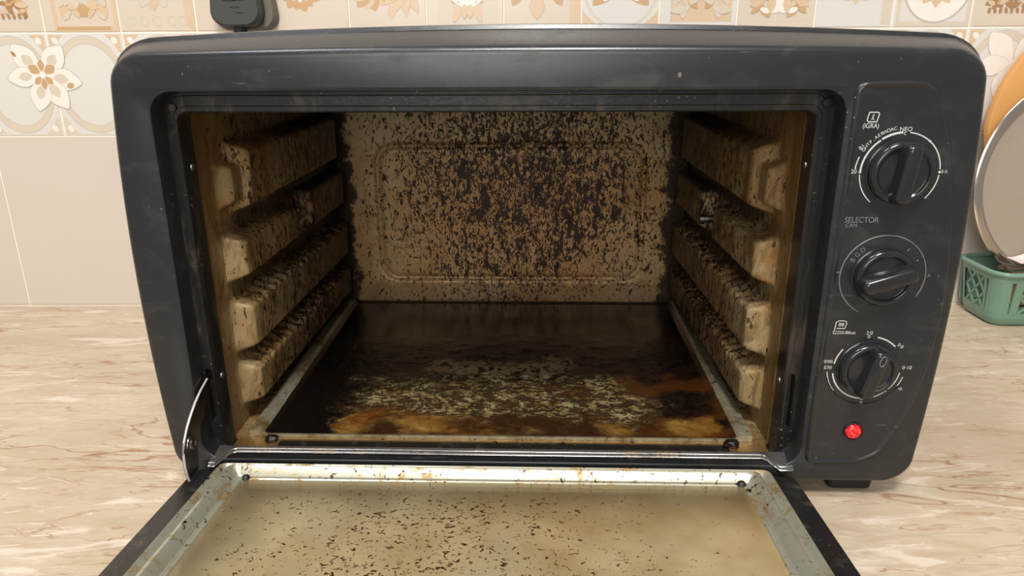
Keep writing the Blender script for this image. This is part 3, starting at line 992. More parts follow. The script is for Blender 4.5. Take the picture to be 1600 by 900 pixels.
# ---------------- knobs and printing
Y0 = -0.0008
PY = -0.00105
class Flat:
    def __init__(s):
        s.g = G()
    def arc(s, cx, cz, r, wd, a0, a1, n=40):
        n = max(6, int(abs(a1 - a0) / 4))
        i_, o_ = [], []
        for k in range(n + 1):
            a = math.radians(a0 + (a1 - a0) * k / n)
            i_.append((cx + (r - wd / 2) * math.cos(a), PY, cz + (r - wd / 2) * math.sin(a)))
            o_.append((cx + (r + wd / 2) * math.cos(a), PY, cz + (r + wd / 2) * math.sin(a)))
        s.g.loft([i_, o_], False)
    def dot(s, cx, cz, r):
        s.g.face([(cx + r * math.cos(k * PI / 6), PY, cz + r * math.sin(k * PI / 6)) for k in range(12)])
    def line(s, pts, wd=0.0004):
        for a, b in zip(pts, pts[1:]):
            d = Vector(b) - Vector(a)
            nn = Vector((-d.y, d.x)).normalized() * wd / 2
            q = [Vector(a) + nn, Vector(b) + nn, Vector(b) - nn, Vector(a) - nn]
            s.g.face([(p.x, PY, p.y) for p in q])
    def text(s, txt, x, z, size, ang=0.0, align='CENTER', sx=1.0):
        cu = bpy.data.curves.new('marking', 'FONT')
        cu.body = txt
        cu.size = size
        cu.align_x = align
        cu.align_y = 'CENTER'
        o = bpy.data.objects.new('marking', cu)
        COL.objects.link(o)
        dg = bpy.context.evaluated_depsgraph_get()
        me = bpy.data.meshes.new_from_object(o.evaluated_get(dg))
        ca, sa = math.cos(ang), math.sin(ang)
        vs = [(x + v.co.x * sx * ca - v.co.y * sa, PY, z + v.co.x * sx * sa + v.co.y * ca) for v in me.vertices]
        s.g.add(vs, [tuple(p.vertices) for p in me.polygons])
        bpy.data.objects.remove(o)
        bpy.data.curves.remove(cu)
        bpy.data.meshes.remove(me)
    def arctext(s, txt, cx, cz, r, a0, a1, size):
        n = len(txt)
        for i, ch in enumerate(txt):
            a = math.radians(a0 + (a1 - a0) * i / max(1, n - 1))
            if ch != ' ':
                s.text(ch, cx + r * math.cos(a), cz + r * math.sin(a), size, a - PI / 2)
    def build(s, name, mat):
        return s.g.build(name, mat, oven, 0, True)

K = [(0.2187, 0.2322, 0.0194, -6), (0.2185, 0.1656, 0.0186, -72), (0.2180, 0.1015, 0.0187, -14)]
for ki, (kx, kz, kr, ang) in enumerate(K):
    q = G()
    q.lathe([(kr + 0.0012, 0.0004), (kr + 0.0010, -0.0006), (kr + 0.0002, -0.0010)], (kx, Y0, kz), 'y', 48)
    q.lathe([(kr, -0.0006), (kr, -0.0045), (kr - 0.0006, -0.0058), (kr - 0.0018, -0.0066), (kr - 0.0032, -0.0068), (kr - 0.0040, -0.0064),
             (kr - 0.0046, -0.0052), (kr - 0.0052, -0.0050), (kr * 0.4, -0.0062), (0.0005, -0.0066)], (kx, Y0, kz), 'y', 48, False, True)
    kn = q.build('knob', M['knob'], oven, 50)
    # grip blade across the disc
    q = G()
    L, wd = kr * 0.97, 0.0044
    a = math.radians(ang)
    rings = []
    for yy, l_, w_ in ((-0.0045, L, wd * 1.25), (-0.0090, L * 0.985, wd * 1.05), (-0.0125, L * 0.95, wd * 0.95), (-0.0140, L * 0.90, wd * 0.80), (-0.0147, L * 0.82, wd * 0.5)):
        r_ = []
        for (u, v) in rrect(-w_, w_, -l_, l_, min(w_ * 0.9, 0.004), 5):
            v2 = v
            pinch = 1 - 0.18 * math.cos(v / l_ * PI)
            u2 = u * pinch
            r_.append((kx + u2 * math.cos(a) + v2 * math.sin(-a), Y0 + yy, kz + u2 * math.sin(a) + v2 * math.cos(a)))
        rings.append(r_)
    q.loft(rings, True, False, True)
    q.build('knob_grip', M['knob'], kn, 50)
    if ki == 2:      # teardrop loop moulded on the lowest grip
        q = G()
        loop = []
        for k in range(14):
            b = 2 * PI * k / 14
            u, v = 0.0018 * math.cos(b), kr * 0.62 + 0.0036 * math.sin(b)
            loop.append((kx + u * math.cos(a) - v * math.sin(a), Y0 - 0.0149, kz + u * math.sin(a) + v * math.cos(a)))
        q.tube(loop, 0.00035, 6, closed=True)
        q.build('pointer_loop', M['print_dim'], kn, 60)

f = Flat()
kx, kz = K[0][0], K[0][1]
f.arc(kx, kz, 0.0237, 0.0011, 178, 126); f.arc(kx, kz, 0.0239, 0.0013, 124, 94)
f.arc(kx, kz, 0.0238, 0.0006, 231, 184); f.arc(kx, kz, 0.0239, 0.0007, 84, 52); f.arc(kx, kz, 0.0239, 0.0007, 50, 4)
f.arc(kx, kz, 0.0239, 0.0007, -4, -40)
f.arc(kx, kz, 0.0270, 0.0007, 176, 160)
f.dot(kx - 0.0237, kz, 0.0008); f.dot(kx + 0.0239, kz, 0.0008); f.dot(kx + 0.0239 * math.cos(math.radians(-41)), kz - 0.0239 * math.sin(math.radians(41)), 0.0006)
f.dot(kx + 0.0239 * math.cos(math.radians(51)), kz + 0.0239 * math.sin(math.radians(51)), 0.0007)
f.text('20', kx - 0.0275, kz + 0.0002, 0.0036); f.text('0·10', kx + 0.0270, kz + 0.0002, 0.0030, 0, 'CENTER', 0.8)
f.text('NEO', kx - 0.0002, kz + 0.0256, 0.0036); f.text('c', kx - 0.0004, kz + 0.0236, 0.0040)
f.arctext('GHTP.AERWOAC', kx, kz, 0.0269, 150, 104, 0.0029)
f.text('B1', kx - 0.0247, kz + 0.0150, 0.0034, 0.8)
f.line([(x_ * 1.0 + 0.1982, z_ + 0.2652) for x_, z_ in ((-0.0026, 0.0026), (0.0026, 0.0026), (0.0034, 0.0018), (0.0024, -0.0030), (-0.0026, -0.0030), (-0.0034, -0.0020), (-0.0026, 0.0026))], 0.0006)
f.text('A', 0.1980, 0.2641, 0.0030); f.text('o', 0.1982, 0.2662, 0.0026)
f.text('(IGRA)', 0.1975, 0.2598, 0.0040, 0, 'CENTER', 0.85)
f.build('dial_marking', M['print'])
f = Flat()
f.text('.SELECTOR', 0.1998, 0.2022, 0.0052, 0, 'CENTER', 0.86)
f.text('CAN', 0.1944, 0.1988, 0.0034)
f.build('lettering', M['print_dim'])
f = Flat()
kx, kz = K[1][0], K[1][1]
for a_, ch in ((152, 'B'), (141, 'G'), (130, 'D'), (52, 'c'), (28, '•')):
    f.text(ch, kx + 0.0226 * math.cos(math.radians(a_)), kz + 0.0226 * math.sin(math.radians(a_)), 0.0042, math.radians(a_ - 90))
f.text('w', kx - 0.0283, kz + 0.0028, 0.0032); f.text('A', kx + 0.0290, kz + 0.0005, 0.0030); f.text('r', kx + 0.0350, kz + 0.0005, 0.0028)
f.build('dial_marking', M['print_dim'])
f = Flat()
kx, kz = K[2][0], K[2][1]
f.arc(kx, kz, 0.0225, 0.0009, 80, 44)
f.arc(kx, kz, 0.0220, 0.0009, 172, 142)
f.arc(kx, kz, 0.0222, 0.0009, 190, 265); f.arc(kx, kz, 0.0222, 0.0007, 275, 308); f.arc(kx, kz, 0.0222, 0.0007, 316, 352)
f.arc(kx, kz, 0.0258, 0.0006, 186, 220); f.arc(kx, kz, 0.0252, 0.0006, 330, 346)
f.dot(kx + 0.0222 * math.cos(math.radians(311)), kz + 0.0222 * math.sin(math.radians(311)), 0.0007)
f.dot(kx + 0.0222 * math.cos(math.radians(228)), kz + 0.0222 * math.sin(math.radians(228)), 0.0006)
f.text('2·0', kx - 0.0018, kz + 0.0252, 0.0034); f.text('0', kx - 0.0018, kz + 0.0226, 0.0034)
f.text('0·0', kx + 0.0195, kz + 0.0162, 0.0034, -0.6)
f.text('·0/00', kx - 0.0262, kz + 0.0046, 0.0032); f.text('E70', kx - 0.0256, kz + 0.0002, 0.0034)
f.text('0·10', kx + 0.0262, kz + 0.0006, 0.0036); f.text('•0', kx + 0.0240, kz - 0.0150, 0.0032)
f.text('O', kx - 0.0002, kz - 0.0222, 0.0036); f.text('o', kx - 0.0002, kz - 0.0250, 0.0030)
f.line([(x_ * 1.0 + 0.1968, z_ + 0.1322) for x_, z_ in ((-0.0036, -0.0040), (-0.0030, 0.0020), (-0.0010, 0.0030), (0.0030, 0.0028), (0.0038, 0.0010), (0.0030, -0.0024), (-0.0024, -0.0024))], 0.0005)
f.text('88', 0.1972, 0.1324, 0.0036)
f.text('EZZISS.886sat', 0.1998, 0.1268, 0.0030, 0, 'CENTER', 0.85)
f.build('dial_marking', M['print'])
# thin raised rings around two of the dials
for (kx, kz, R, a0, a1) in ((K[1][0], K[1][1], 0.0268, -30, 245), (K[2][0], K[2][1], 0.0262, 195, 345)):
    q = G()
    n = 60
    q.tube([(kx + R * math.cos(math.radians(a0 + (a1 - a0) * k / n)), Y0 - 0.0001, kz + R * math.sin(math.radians(a0 + (a1 - a0) * k / n))) for k in range(n + 1)], 0.00042, 6)
    q.build('dial_ring', M['print_dim'] if R > 0.0265 else M['plastic'], oven, 60)

# indicator
q = G()
q.lathe([(0.0068, 0.0003), (0.0067, -0.0010), (0.0060, -0.0016), (0.0055, -0.0010)], (0.2155, Y0, 0.0545), 'y', 32)
ind = q.build('indicator_bezel', M['knob'], oven)
q = G()
q.lathe([(0.0055, -0.0006), (0.0052, -0.0017), (0.0040, -0.0027), (0.0022, -0.0032), (0.0004, -0.0034)], (0.2155, Y0, 0.0545), 'y', 32, False, True)
o = q.build('indicator_lens', M['red'], ind, 60)
o['label'] = 'glowing red round indicator lens'

# ---------------- hinge bar in front of the opening
g = G()
prof = [(0.0180, 0.0225), (0.0165, 0.0262), (0.0145, 0.0280), (0.0122, 0.0288), (0.0108, 0.0286), (0.0101, 0.0279), (0.0105, 0.0275), (0.0099, 0.0272), (0.0088, 0.0268), (0.0082, 0.0262), (0.0090, 0.0258), (0.0172, 0.0215)]
rings = []
xs = [(-0.2335, -0.0022, -0.0170), (-0.2290, -0.0022, -0.0165), (-0.2255, -0.0010, -0.0090), (-0.2225, -0.0003, -0.002), (-0.2190, 0, 0), (-0.10, 0, 0), (0.0, 0, 0), (0.08, 0, 0), (0.1590, 0, 0),
      (0.1625, -0.0005, -0.003), (0.1655, -0.0014, -0.0085), (0.1690, -0.0022, -0.0120), (0.1780, -0.0022, -0.0120)]
for x, dz, dy in xs:
    rings.append([(x, py + (dy if py < 0.0145 else 0), pz + (dz if py < 0.0145 else 0)) for py, pz in prof])
g.loft(rings, True, True, True)
g.build('hinge_bar', M['hinge'], oven, 40)

# hinge arm plate
g = G()
fr_ = [(0.0150, 0.0815), (0.0030, 0.0782), (-0.0074, 0.0735), (-0.0165, 0.0680), (-0.0240, 0.0625), (-0.0300, 0.0560), (-0.0330, 0.0480), (-0.0335, 0.0400), (-0.0325, 0.0330), (-0.0310, 0.0275)]
bk_ = [(0.0180, 0.0700), (0.0100, 0.0655), (0.0040, 0.0610), (-0.0030, 0.0560), (-0.0080, 0.0510), (-0.0110, 0.0460), (-0.0125, 0.0420), (-0.0140, 0.0370), (-0.0150, 0.0320), (-0.0155, 0.0275)]
t0, t1 = -0.2372, -0.2360
g.loft([[(t0, y, z) for y, z in fr_], [(t1, y, z) for y, z in fr_], [(t1, y, z) for y, z in bk_], [(t0, y, z) for y, z in bk_], [(t0, y, z) for y, z in fr_]], False)
arm = g.build('hinge_arm', M['arm'], oven, 30)
g = G()
g.tube([(t1, y, z) for y, z in fr_], 0.00075, 8)
g.build('arm_edge_highlight', M['bright'], arm, 60)  # tube added along the plate's edge, its highlight painted as paler steel
q = G()
q.lathe([(0.0068, 0.0), (0.0066, 0.0008), (0.0046, 0.0010), (0.0040, 0.0020), (0.0028, 0.0024), (0.0022, 0.0018), (0.0004, 0.0018)], (t1, -0.0210, 0.0500), 'x', 24, False, True)
q.build('rivet', M['arm'], arm)

# ---------------- door, hinged below the opening
th = math.atan(0.075)
door_m = Matrix.Translation((0, -0.0035, 0.0195)) @ Matrix.Rotation(-th, 4, 'X')
# local frame: x across, -y outwards, z up (inner face)
DX0, DX1, DL = -0.2452, 0.1795, 0.262
def r2(x0, x1, s0, s1, r, z, n=5):
    return [(p[0], -p[1], z) for p in rrect(x0, x1, s0, s1, r, n)]
g = G()
ow = r2(-0.2040, 0.1392, 0.0195, DL - 0.030, 0.004, -0.0035)
g.loft([r2(-0.2040, 0.1392, 0.0195, DL - 0.030, 0.004, -0.0105), r2(DX0 + 0.002, DX1 - 0.002, 0.002, DL - 0.002, 0.006, -0.0105), r2(DX0, DX1, 0, DL, 0.007, -0.0090), r2(DX0, DX1, 0, DL, 0.007, -0.0012), r2(DX0 + 0.0008, DX1 - 0.0008, 0.0006, DL - 0.0012, 0.006, 0.0),
        r2(-0.2280, 0.1632, 0.0010, DL - 0.006, 0.004, 0.0004), r2(-0.2275, 0.1627, 0.0013, DL - 0.0065, 0.004, -0.0030), r2(-0.2040, 0.1392, 0.0195, DL - 0.030, 0.004, -0.0035), r2(-0.2040, 0.1392, 0.0195, DL - 0.030, 0.004, -0.0105)])
door = g.build('door', M['enamel'], oven, 35)
door.matrix_local = door_m
# pressed steel inner frame (loft from outside to the glass)
def sf(e, z):
    # e runs 0..0.0225 inwards
    s0 = 0.0016 + e * 0.80
    return r2(-0.2262 + e, 0.1612 + -e, s0, DL - 0.009 - e, max(0.002, 0.005 - e * 0.1), z)
g = G()
g.loft([sf(0.0, -0.0028), sf(0.0002, 0.0052), sf(0.0012, 0.0062), sf(0.0026, 0.0056), sf(0.0058, 0.0026), sf(0.0070, 0.0030), sf(0.0100, 0.0086), sf(0.0125, 0.0094), sf(0.0145, 0.0084),
        sf(0.0185, 0.0036), sf(0.0205, 0.0030), sf(0.0215, 0.0034), sf(0.0225, 0.0028), sf(0.0225, 0.0004)])
g.build('door_liner', M['steel'], door, 25)
g = G()
g.box(-0.2042, 0.1392, -(DL - 0.0295), -0.0190, 0.0010, 0.0024)
o = g.build('door_glass', M['glass'], door, 0)
g = G()
g.box(-0.2036, 0.1388, -(DL - 0.0304), -0.0199, -0.0100, -0.0080)
g.build('outer_glass', M['clear'], door, 0)
# handle on the outer side near the free edge
g = G()
g.tube([(-0.17, -DL + 0.022, -0.0090 - 0.001), (-0.168, -DL + 0.012, -0.0102), (-0.12, -DL - 0.006, -0.0090), (0.05, -DL - 0.006, -0.0090), (0.10, -DL + 0.012, -0.0102), (0.105, -DL + 0.022, -0.010)], 0.0048, 12)
g.build('door_handle', M['plastic'], door, 60)
# burnt knots of grease on the liner's corners
for (bx, by, r_) in ((-0.2010, -0.0185, 0.0030), (0.1375, -0.0180, 0.0034)):
    q = G()
    q.lathe([(r_, 0.0), (r_ * 0.9, 0.0015), (r_ * 0.5, 0.0026), (0.0003, 0.0030)], (bx, by, 0.0030), 'z', 14, False, True)
    q.build('grease_knot', M['crust'], door, 60)

# ================================================================ THINGS IN THE OVEN
# crumb tray: pan height field with rails, rim and thick burnt crust
def tray():
    X0, X1, YA, YZ = -0.2215, 0.1615, 0.0405, 0.3460
    nx, ny = 250, 200
    vs, fs = [], []
    for i in range(nx + 1):
        x = X0 + (X1 - X0) * i / nx
        for j in range(ny + 1):
            y = YA + (YZ - YA) * j / ny
            ex = min(x - X0, X1 - x)
            ey = min(y - YA, (YZ - y))
            # side rails: flat ledge then slope into the pan
            kx = sst((ex - 0.0075) / 0.0085)
            ky = sst((ey - 0.0015) / 0.0045)
            k = min(kx, ky)
            z = 0.0214 + max(0.0046 * (1 - kx), 0.0012 * (1 - ky))
            z += 0.0007 * math.exp(-((ex - 0.0075) / 0.0014) ** 2) * (1 if ey > 0.004 else 0)
            n1 = noise.fractal(Vector((x * 55, y * 75, 0)), 1.0, 2.0, 4)
            n2 = noise.noise(Vector((x * 240, y * 300, 3)))
            crust = 0.0009 * max(0, n1 + 0.2) + 0.00035 * n2 * sst((n1 + 0.3) * 2)
            dcx, dcy = (x + 0.03) / 0.13, (y - 0.17) / 0.075
            z += k * crust * (0.35 + 1.6 * math.exp(-(dcx * dcx + dcy * dcy))) * (1 - 0.85 * sst((y - 0.21) / 0.05))
            # pressed ridge across the middle
            if -0.115 < x < 0.045:
                z += k * 0.0016 * math.exp(-((y - 0.1480 - 0.0008 * math.sin(x * 90)) / 0.0016) ** 2) * sst((x + 0.115) / 0.02) * sst((0.045 - x) / 0.02)
            vs.append((x, y, z))
    st = ny + 1
    for i in range(nx):
        for j in range(ny):
            a = i * st + j
            fs.append((a, a + st, a + st + 1, a + 1))
    # underside so the tray has thickness
    b = len(vs)
    vs += [(X0, YA, 0.0200), (X1, YA, 0.0200), (X1, YZ, 0.0200), (X0, YZ, 0.0200)]
    fs.append((b, b + 3, b + 2, b + 1))
    fs.append(tuple([b, b + 1] + [i * st for i in range(nx, -1, -1)]))
    fs.append(tuple([b + 1, b + 2] + [nx * st + j for j in range(ny, -1, -1)]))
    fs.append(tuple([b + 2, b + 3] + [i * st + ny for i in range(0, nx + 1)]))
    fs.append(tuple([b + 3, b] + [j for j in range(0, ny + 1)]))
    me = bpy.data.meshes.new('crumb_tray')
    me.from_pydata(vs, [], fs)
    me.update()
    o = link('crumb_tray', me, M['pan'], None, 60)
    o.matrix_world = OV
    return o
tag(tray(), 'crumb tray on the oven floor caked with black and amber burnt grease', 'tray')

def crumb(x, y, z, r, seed, label):
    bm = bmesh.new()
    bmesh.ops.create_icosphere(bm, subdivisions=3, radius=r)
    for v in bm.verts:
        k = 1 + 0.35 * noise.noise(v.co * (2.4 / r) * 0.5 + Vector((seed, 0, 0))) + 0.15 * noise.noise(v.co * (6 / r) * 0.5)
        v.co = Vector((v.co.x * k * 1.25, v.co.y * k, max(v.co.z * k * 0.7, -r * 0.45)))
    me = bpy.data.meshes.new('burnt_crumb')
    bm.to_mesh(me)
    bm.free()
    o = link('burnt_crumb', me, M['crust'], None, 80)
    o.matrix_world = OV @ Matrix.Translation((x, y, z + r * 0.45))
    tag(o, label, 'crumb', 'burnt crumbs on the front sill')
crumb(-0.2030, 0.0345, 0.0207, 0.0040, 1, 'black burnt crumb on the oven sill at the left end')
crumb(0.1445, 0.0345, 0.0207, 0.0046, 5, 'glossy black burnt crumb on the oven sill at the right end')

# ================================================================ RIGHT-HAND CORNER
# green basket
def basket():
    X0, X1, Y0_, Y1, H = 0.527, 0.857, 0.781, 0.8495, 0.062
    root = empty('plastic_basket', Matrix.Translation(((X0 + X1) / 2, (Y0_ + Y1) / 2, 0)))
    tag(root, 'green plastic lattice basket on the worktop right of the oven', 'basket')
    ox, oy = (X0 + X1) / 2, (Y0_ + Y1) / 2
    def r(e, z, rad=0.016):
        return [(px - ox, py - oy, z) for px, py in rrect(X0 - e, X1 + e, Y0_ - e, Y1 + e, rad, 6)]
    g = G()
    g.loft([r(-0.004, 0.0005, 0.012), r(-0.001, 0.0035), r(0.0005, 0.010), r(-0.0015, 0.010, 0.0145), r(-0.003, 0.0045, 0.012)], True, True, True)
    # corner posts + lower/upper bands of the wall
    g.loft([r(0.0004, 0.0095), r(0.0012, 0.016), r(-0.0008, 0.016, 0.0145), r(-0.0016, 0.0095, 0.0145)])
    g.loft([r(0.0052, 0.053), r(0.006, H), r(0.0040, H, 0.018), r(0.0032, 0.053, 0.018)])
    g.build('basket_base', M['green'], root, 50)
    g = G()
    rim = r(0.0065, H, 0.019)
    g.tube(rim, 0.0030, 8, closed=True)
    g.build('rim', M['green'], root, 60)
    # lattice wall: crossing slanted ribs between the bands; solid stretches at the corners
    g = G()
    def wallpt(s, z):
        # s along perimeter starting rear-left going to front-left, then along the front
        e = 0.0012 + (0.0050 - 0.0012) * (z - 0.016) / 0.037
        return s, z, e
    def front(x, z):
        e = 0.0012 + 0.0040 * (z - 0.014) / 0.040
        return (x - ox, Y0_ - e - oy, z)
    def left(y, z):
        e = 0.0012 + 0.0040 * (z - 0.014) / 0.040
        return (X0 - e - ox, y - oy, z)
    def rib(fn, a, b, wd=0.0030, tk=0.0018, ax='y'):
        (s0, z0), (s1, z1) = a, b
        d = Vector((s1 - s0, z1 - z0)).normalized()
        n_ = Vector((-d.y, d.x)) * wd / 2
        q = []
        for (s_, z_) in (a, b):
            for sg in (1, -1):
                q.append(fn(s_ + n_.x * sg, z_ + n_.y * sg))
        q = [q[0], q[2], q[3], q[1]]
        o = (0, tk, 0) if ax == 'y' else (tk, 0, 0)
        q2 = [tuple(Vector(p) + Vector(o)) for p in q]
        g.loft([q, q2], True, True, True)
    z0, z1 = 0.0150, 0.0545
    zm = (z0 + z1) / 2
    for k in range(5):
        xa = 0.552 + k * 0.058
        xb = xa + 0.040
        xm = (xa + xb) / 2
        for a, b in (((xa, z0), (xb, z1)), ((xa, z1), (xb, z0)), ((xm, z0), (xb, zm)), ((xa, zm), (xm, z1)), ((xa, zm), (xm, z0)), ((xm, z1), (xb, zm))):
            rib(front, a, b, 0.0024)
        # solid stretch between lattice windows
        for (s0, s1) in ((xb, xb + 0.018),):
            q = [front(s0, z0), front(s1, z0), front(s1, z1), front(s0, z1)]
            g.loft([q, [tuple(Vector(p) + Vector((0, 0.0018, 0))) for p in q]], True, True, True)
    q = [front(0.543, z0), front(0.552, z0), front(0.552, z1), front(0.543, z1)]
    g.loft([q, [tuple(Vector(p) + Vector((0, 0.0018, 0))) for p in q]], True, True, True)
    # rounded corner pieces
    def cor(e, z):
        return [(px - ox, py - oy, z) for px, py in rrect(X0 - e, X1 + e, Y0_ - e, Y1 + e, 0.016, 6)]
    for sl in (slice(21, 28), slice(0, 7), slice(14, 21)):
        g.loft([cor(0.0012, z0)[sl], cor(0.0052, z1)[sl], cor(0.0034, z1)[sl], cor(-0.0006, z0)[sl], cor(0.0012, z0)[sl]], False)
    ya, yb = 0.800, 0.8335
    ym = (ya + yb) / 2
    for a, b in (((ya, z0), (yb, z1)), ((ya, z1), (yb, z0)), ((ym, z0), (yb, zm)), ((ya, zm), (ym, z1)), ((ya, zm), (ym, z0)), ((ym, z1), (yb, zm))):
        rib(left, a, b, 0.0022, 0.0018, 'x')
    for s0, s1 in ((0.797, 0.800),):
        q = [left(s0, z0), left(s1, z0), left(s1, z1), left(s0, z1)]
        g.loft([q, [tuple(Vector(p) + Vector((0.0018, 0, 0))) for p in q]], True, True, True)
    # plain rear wall
    q = [(X0 - ox, Y1 - oy - 0.001, 0.012), (X1 - ox, Y1 - oy - 0.001, 0.012), (X1 - ox, Y1 - oy + 0.004, z1), (X0 - ox, Y1 - oy + 0.004, z1)]
    g.loft([q, [tuple(Vector(p) + Vector((0, -0.0015, 0))) for p in q]], True, True, True)
    g.build('lattice_wall', M['green'], root, 40)
basket()

def disc(name, center, R, tilt, prof, mat, rimprof=None, rimmat=None, yaw=0.0):
    """round dish standing on its edge; profile (radius, depth), front faces -y"""
    m = Matrix.Translation(center) @ Matrix.Rotation(yaw, 4, 'Z') @ Matrix.Rotation(tilt, 4, 'X')
    root = empty(name, m)
    q = G()
    q.lathe(prof, (0, 0, 0), 'y', 180, True, True)
    q.build('plate_face' if rimprof else 'board', mat, root, 40)
    if rimprof:
        q = G()
        q.lathe(rimprof, (0, 0, 0), 'y', 180)
        q.build('rim', rimmat, root, 60)
    return root
# steel plate leaning back in the basket
R = 0.1200
o = disc('steel_plate', (0.6190, 0.8150, 0.1570), R, math.radians(-5), [(R - 0.012, 0.0040), (R - 0.014, 0.0050), (0.001, 0.0050), (0.001, 0.0060), (R - 0.010, 0.0060)], M['plate'],
         [(R - 0.0125, 0.0046), (R - 0.0112, 0.0020), (R - 0.0100, -0.0002), (R - 0.0086, -0.0016), (R - 0.0068, -0.0012), (R - 0.0045, -0.0004), (R - 0.0008, -0.0001), (R, 0.0006), (R - 0.0010, 0.0012), (R - 0.006, 0.0012), (R - 0.0085, 0.0030), (R - 0.0110, 0.0062), (R - 0.0125, 0.0046)], M['rim'])
tag(o, 'round dull steel plate with shiny rim leaning upright in the green basket', 'plate')
# round wooden board behind it
R = 0.130
root = empty('cutting_board', Matrix.Translation((0.643, 0.8385, 0.006)))
pts = [(R * math.cos(PI * k / 48), 0.207 + R * math.sin(PI * k / 48)) for k in range(49)]
pts += [(-0.118, 0.155), (-0.090, 0.12), (-0.074, 0.06), (-0.070, 0.01), (-0.060, 0.0), (0.060, 0.0), (0.070, 0.01), (0.074, 0.06), (0.090, 0.12), (0.118, 0.155)]
q = G()
def bo(e, y):
    n = len(pts)
    r = []
    for k_, (x, z) in enumerate(pts):
        a, b = pts[k_ - 1], pts[(k_ + 1) % n]
        l = math.hypot(b[0] - a[0], b[1] - a[1])
        r.append((x - (b[1] - a[1]) / l * e, y, z + (b[0] - a[0]) / l * e))
    return r
q.loft([bo(0.0035, -0.0055), bo(0.001, -0.0045), bo(0, -0.002), bo(0, 0.002), bo(0.001, 0.0045), bo(0.0035, 0.0055)], True, True, True)
q.build('board', M['wood'], root, 40)
tag(root, 'round-topped orange-brown wooden board standing behind the steel plate by the tiled wall', 'cutting board')

# cutlery
def spoon(name, p0, p1, r0, label, bowl=True):
    p0, p1 = Vector(p0), Vector(p1)
    d = (p1 - p0)
    L = d.length
    rot = d.to_track_quat('X', 'Z').to_matrix().to_4x4()
    root = empty(name, Matrix.Translation(p0) @ rot)
    g = G()
    n = 18
    rings = []
    for i in range(n + 1):
        t = i / n
        wv = 0.0035 + 0.0030 * sst((t - 0.5) / 0.5) - 0.0010 * sst(1 - abs(t - 0.3) / 0.3)
        z = 0.004 * math.sin(PI * t)
        rings.append([(t * L * 0.72 + L * 0.28, wv, z), (t * L * 0.72 + L * 0.28, 0, z + 0.0012), (t * L * 0.72 + L * 0.28, -wv, z), (t * L * 0.72 + L * 0.28, 0, z - 0.0008)])
    g.loft(rings, True, True, True)
    g.build('spoon_handle', M['cutlery'], root, 50)
    g = G()
    rings = []
    for i in range(9):
        k = i / 8
        rr = max(0.02, math.sin(k * PI / 2))
        zz = -0.006 * (1 - rr ** 2)
        rings.append([(L * 0.15 + L * 0.16 * rr * math.cos(a), r0 * rr * math.sin(a), zz) for a in [2 * PI * j / 24 for j in range(24)]])
    top_ = [[(p[0], p[1], p[2] + 0.0008) for p in rg] for rg in rings[::-1]]
    g.loft(rings + top_, True, True, True)
    g.build('spoon_bowl', M['cutlery'], root, 60)
    tag(root, label, 'spoon', 'spoons in the green basket')
spoon('spoon', (0.534, 0.797, 0.0640), (0.660, 0.792, 0.0760), 0.012, 'steel spoon at the basket front corner, its bowl reflecting')
spoon('spoon', (0.700, 0.788, 0.0720), (0.560, 0.796, 0.0760), 0.012, 'upper steel spoon lying across the basket towards the plate')
spoon('spoon', (0.740, 0.800, 0.0630), (0.575, 0.801, 0.0640), 0.012, 'steel spoon lying lowest in the basket beneath the packet')
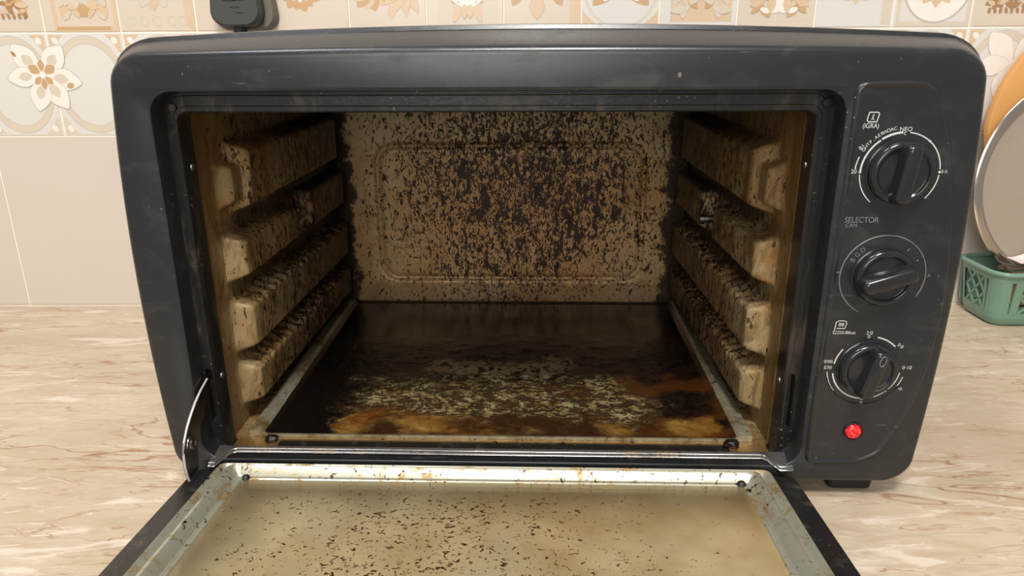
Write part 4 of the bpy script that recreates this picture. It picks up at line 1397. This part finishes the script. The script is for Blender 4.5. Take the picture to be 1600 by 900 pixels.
# crumpled striped packet
def packet():
    nx, ny = 34, 16
    vs, fs = [], []
    for i in range(nx + 1):
        for j in range(ny + 1):
            u, v = i / nx, j / ny
            x = u * 0.11
            y = -0.012 + v * 0.026
            fold = 0.004 * math.sin(v * 9 + u * 5) + 0.0035 * noise.noise(Vector((u * 5, v * 6, 1)))
            z = 0.004 + 0.022 * sst(u * 1.6) * math.sin(PI * min(1, v * 0.85 + 0.1)) + fold * sst(u * 5)
            vs.append((x, y, z))
    for i in range(nx):
        for j in range(ny):
            a = i * (ny + 1) + j
            fs.append((a, a + ny + 1, a + ny + 2, a + 1))
    n = len(vs)
    vs += [(x, y, z - 0.0006) for x, y, z in vs]
    fs += [tuple(reversed([k + n for k in f])) for f in fs]
    me = bpy.data.meshes.new('plastic_packet')
    me.from_pydata(vs, [], fs)
    me.update()
    o = link('plastic_packet', me, M['wrap'], None, 40)
    o.matrix_world = Matrix.Translation((0.546, 0.7945, 0.0700)) @ Matrix.Rotation(math.radians(3), 4, 'Z')
    tag(o, 'crumpled pale plastic packet lying on the cutlery in the basket', 'packet')
packet()

# ================================================================ PLUG ON THE WALL, UPPER LEFT
root = empty('power_plug', Matrix.Translation((-0.2965, YW - 0.001, 0.3485)))
tag(root, 'dark grey power plug in a wall socket above the oven\'s left end', 'plug')
def pl(e, y, x0=-0.0285, x1=0.0255, z0=-0.0255, z1=0.034):
    # bottom corners rounded, sides narrowing upwards
    pts = rrect(x0 + e, x1 - e, z0 + e, z1 - e, 0.010, 8, (0.016, 0.008, 0.008, 0.016))
    return [(px * (1 - 0.16 * max(0, (pz - z0) / (z1 - z0)) ** 1.5), y, pz) for px, pz in pts]
g = G()
g.loft([pl(0.0, -0.010), pl(0.0, -0.016), pl(-0.001, -0.020)], True, True, False)
q = g
q.loft([pl(-0.001, -0.020), pl(0.0, -0.026), pl(0.002, -0.0285)], True, False, True)
g.build('plug_body', M['plug'], root, 40)
g = G()
g.loft([pl(-0.0035, 0.0, x1=0.0335), pl(-0.0035, -0.006, x1=0.0335), pl(-0.002, -0.011, x1=0.0315)], True, True, True)
g.build('plug_collar', M['plug_side'], root, 40)
g = G()
g.tube([(-0.001, -0.018, -0.022), (-0.001, -0.018, -0.034), (0.0, -0.018, -0.060), (0.004, -0.016, -0.12), (0.010, -0.012, -0.20), (0.012, -0.010, -0.30), (0.014, -0.010, -0.335)], [0.0075, 0.0070, 0.0045, 0.0035, 0.0035, 0.0035, 0.0035], 12)
g.build('cord', M['rubber'], root, 60)
for k, (cx_, cz_, l_) in enumerate(((-0.002, 0.0075, 0.016), (-0.006, 0.000, 0.014), (0.004, 0.0005, 0.012), (-0.001, -0.0065, 0.010), (0.004, -0.012, 0.007))):
    q = G()
    q.box(cx_ - l_ / 2, cx_ + l_ / 2, -0.0288, -0.0283, cz_ - 0.0004, cz_ + 0.0006)
    q.build('engraved_mark', M['rubber'], root, 0)
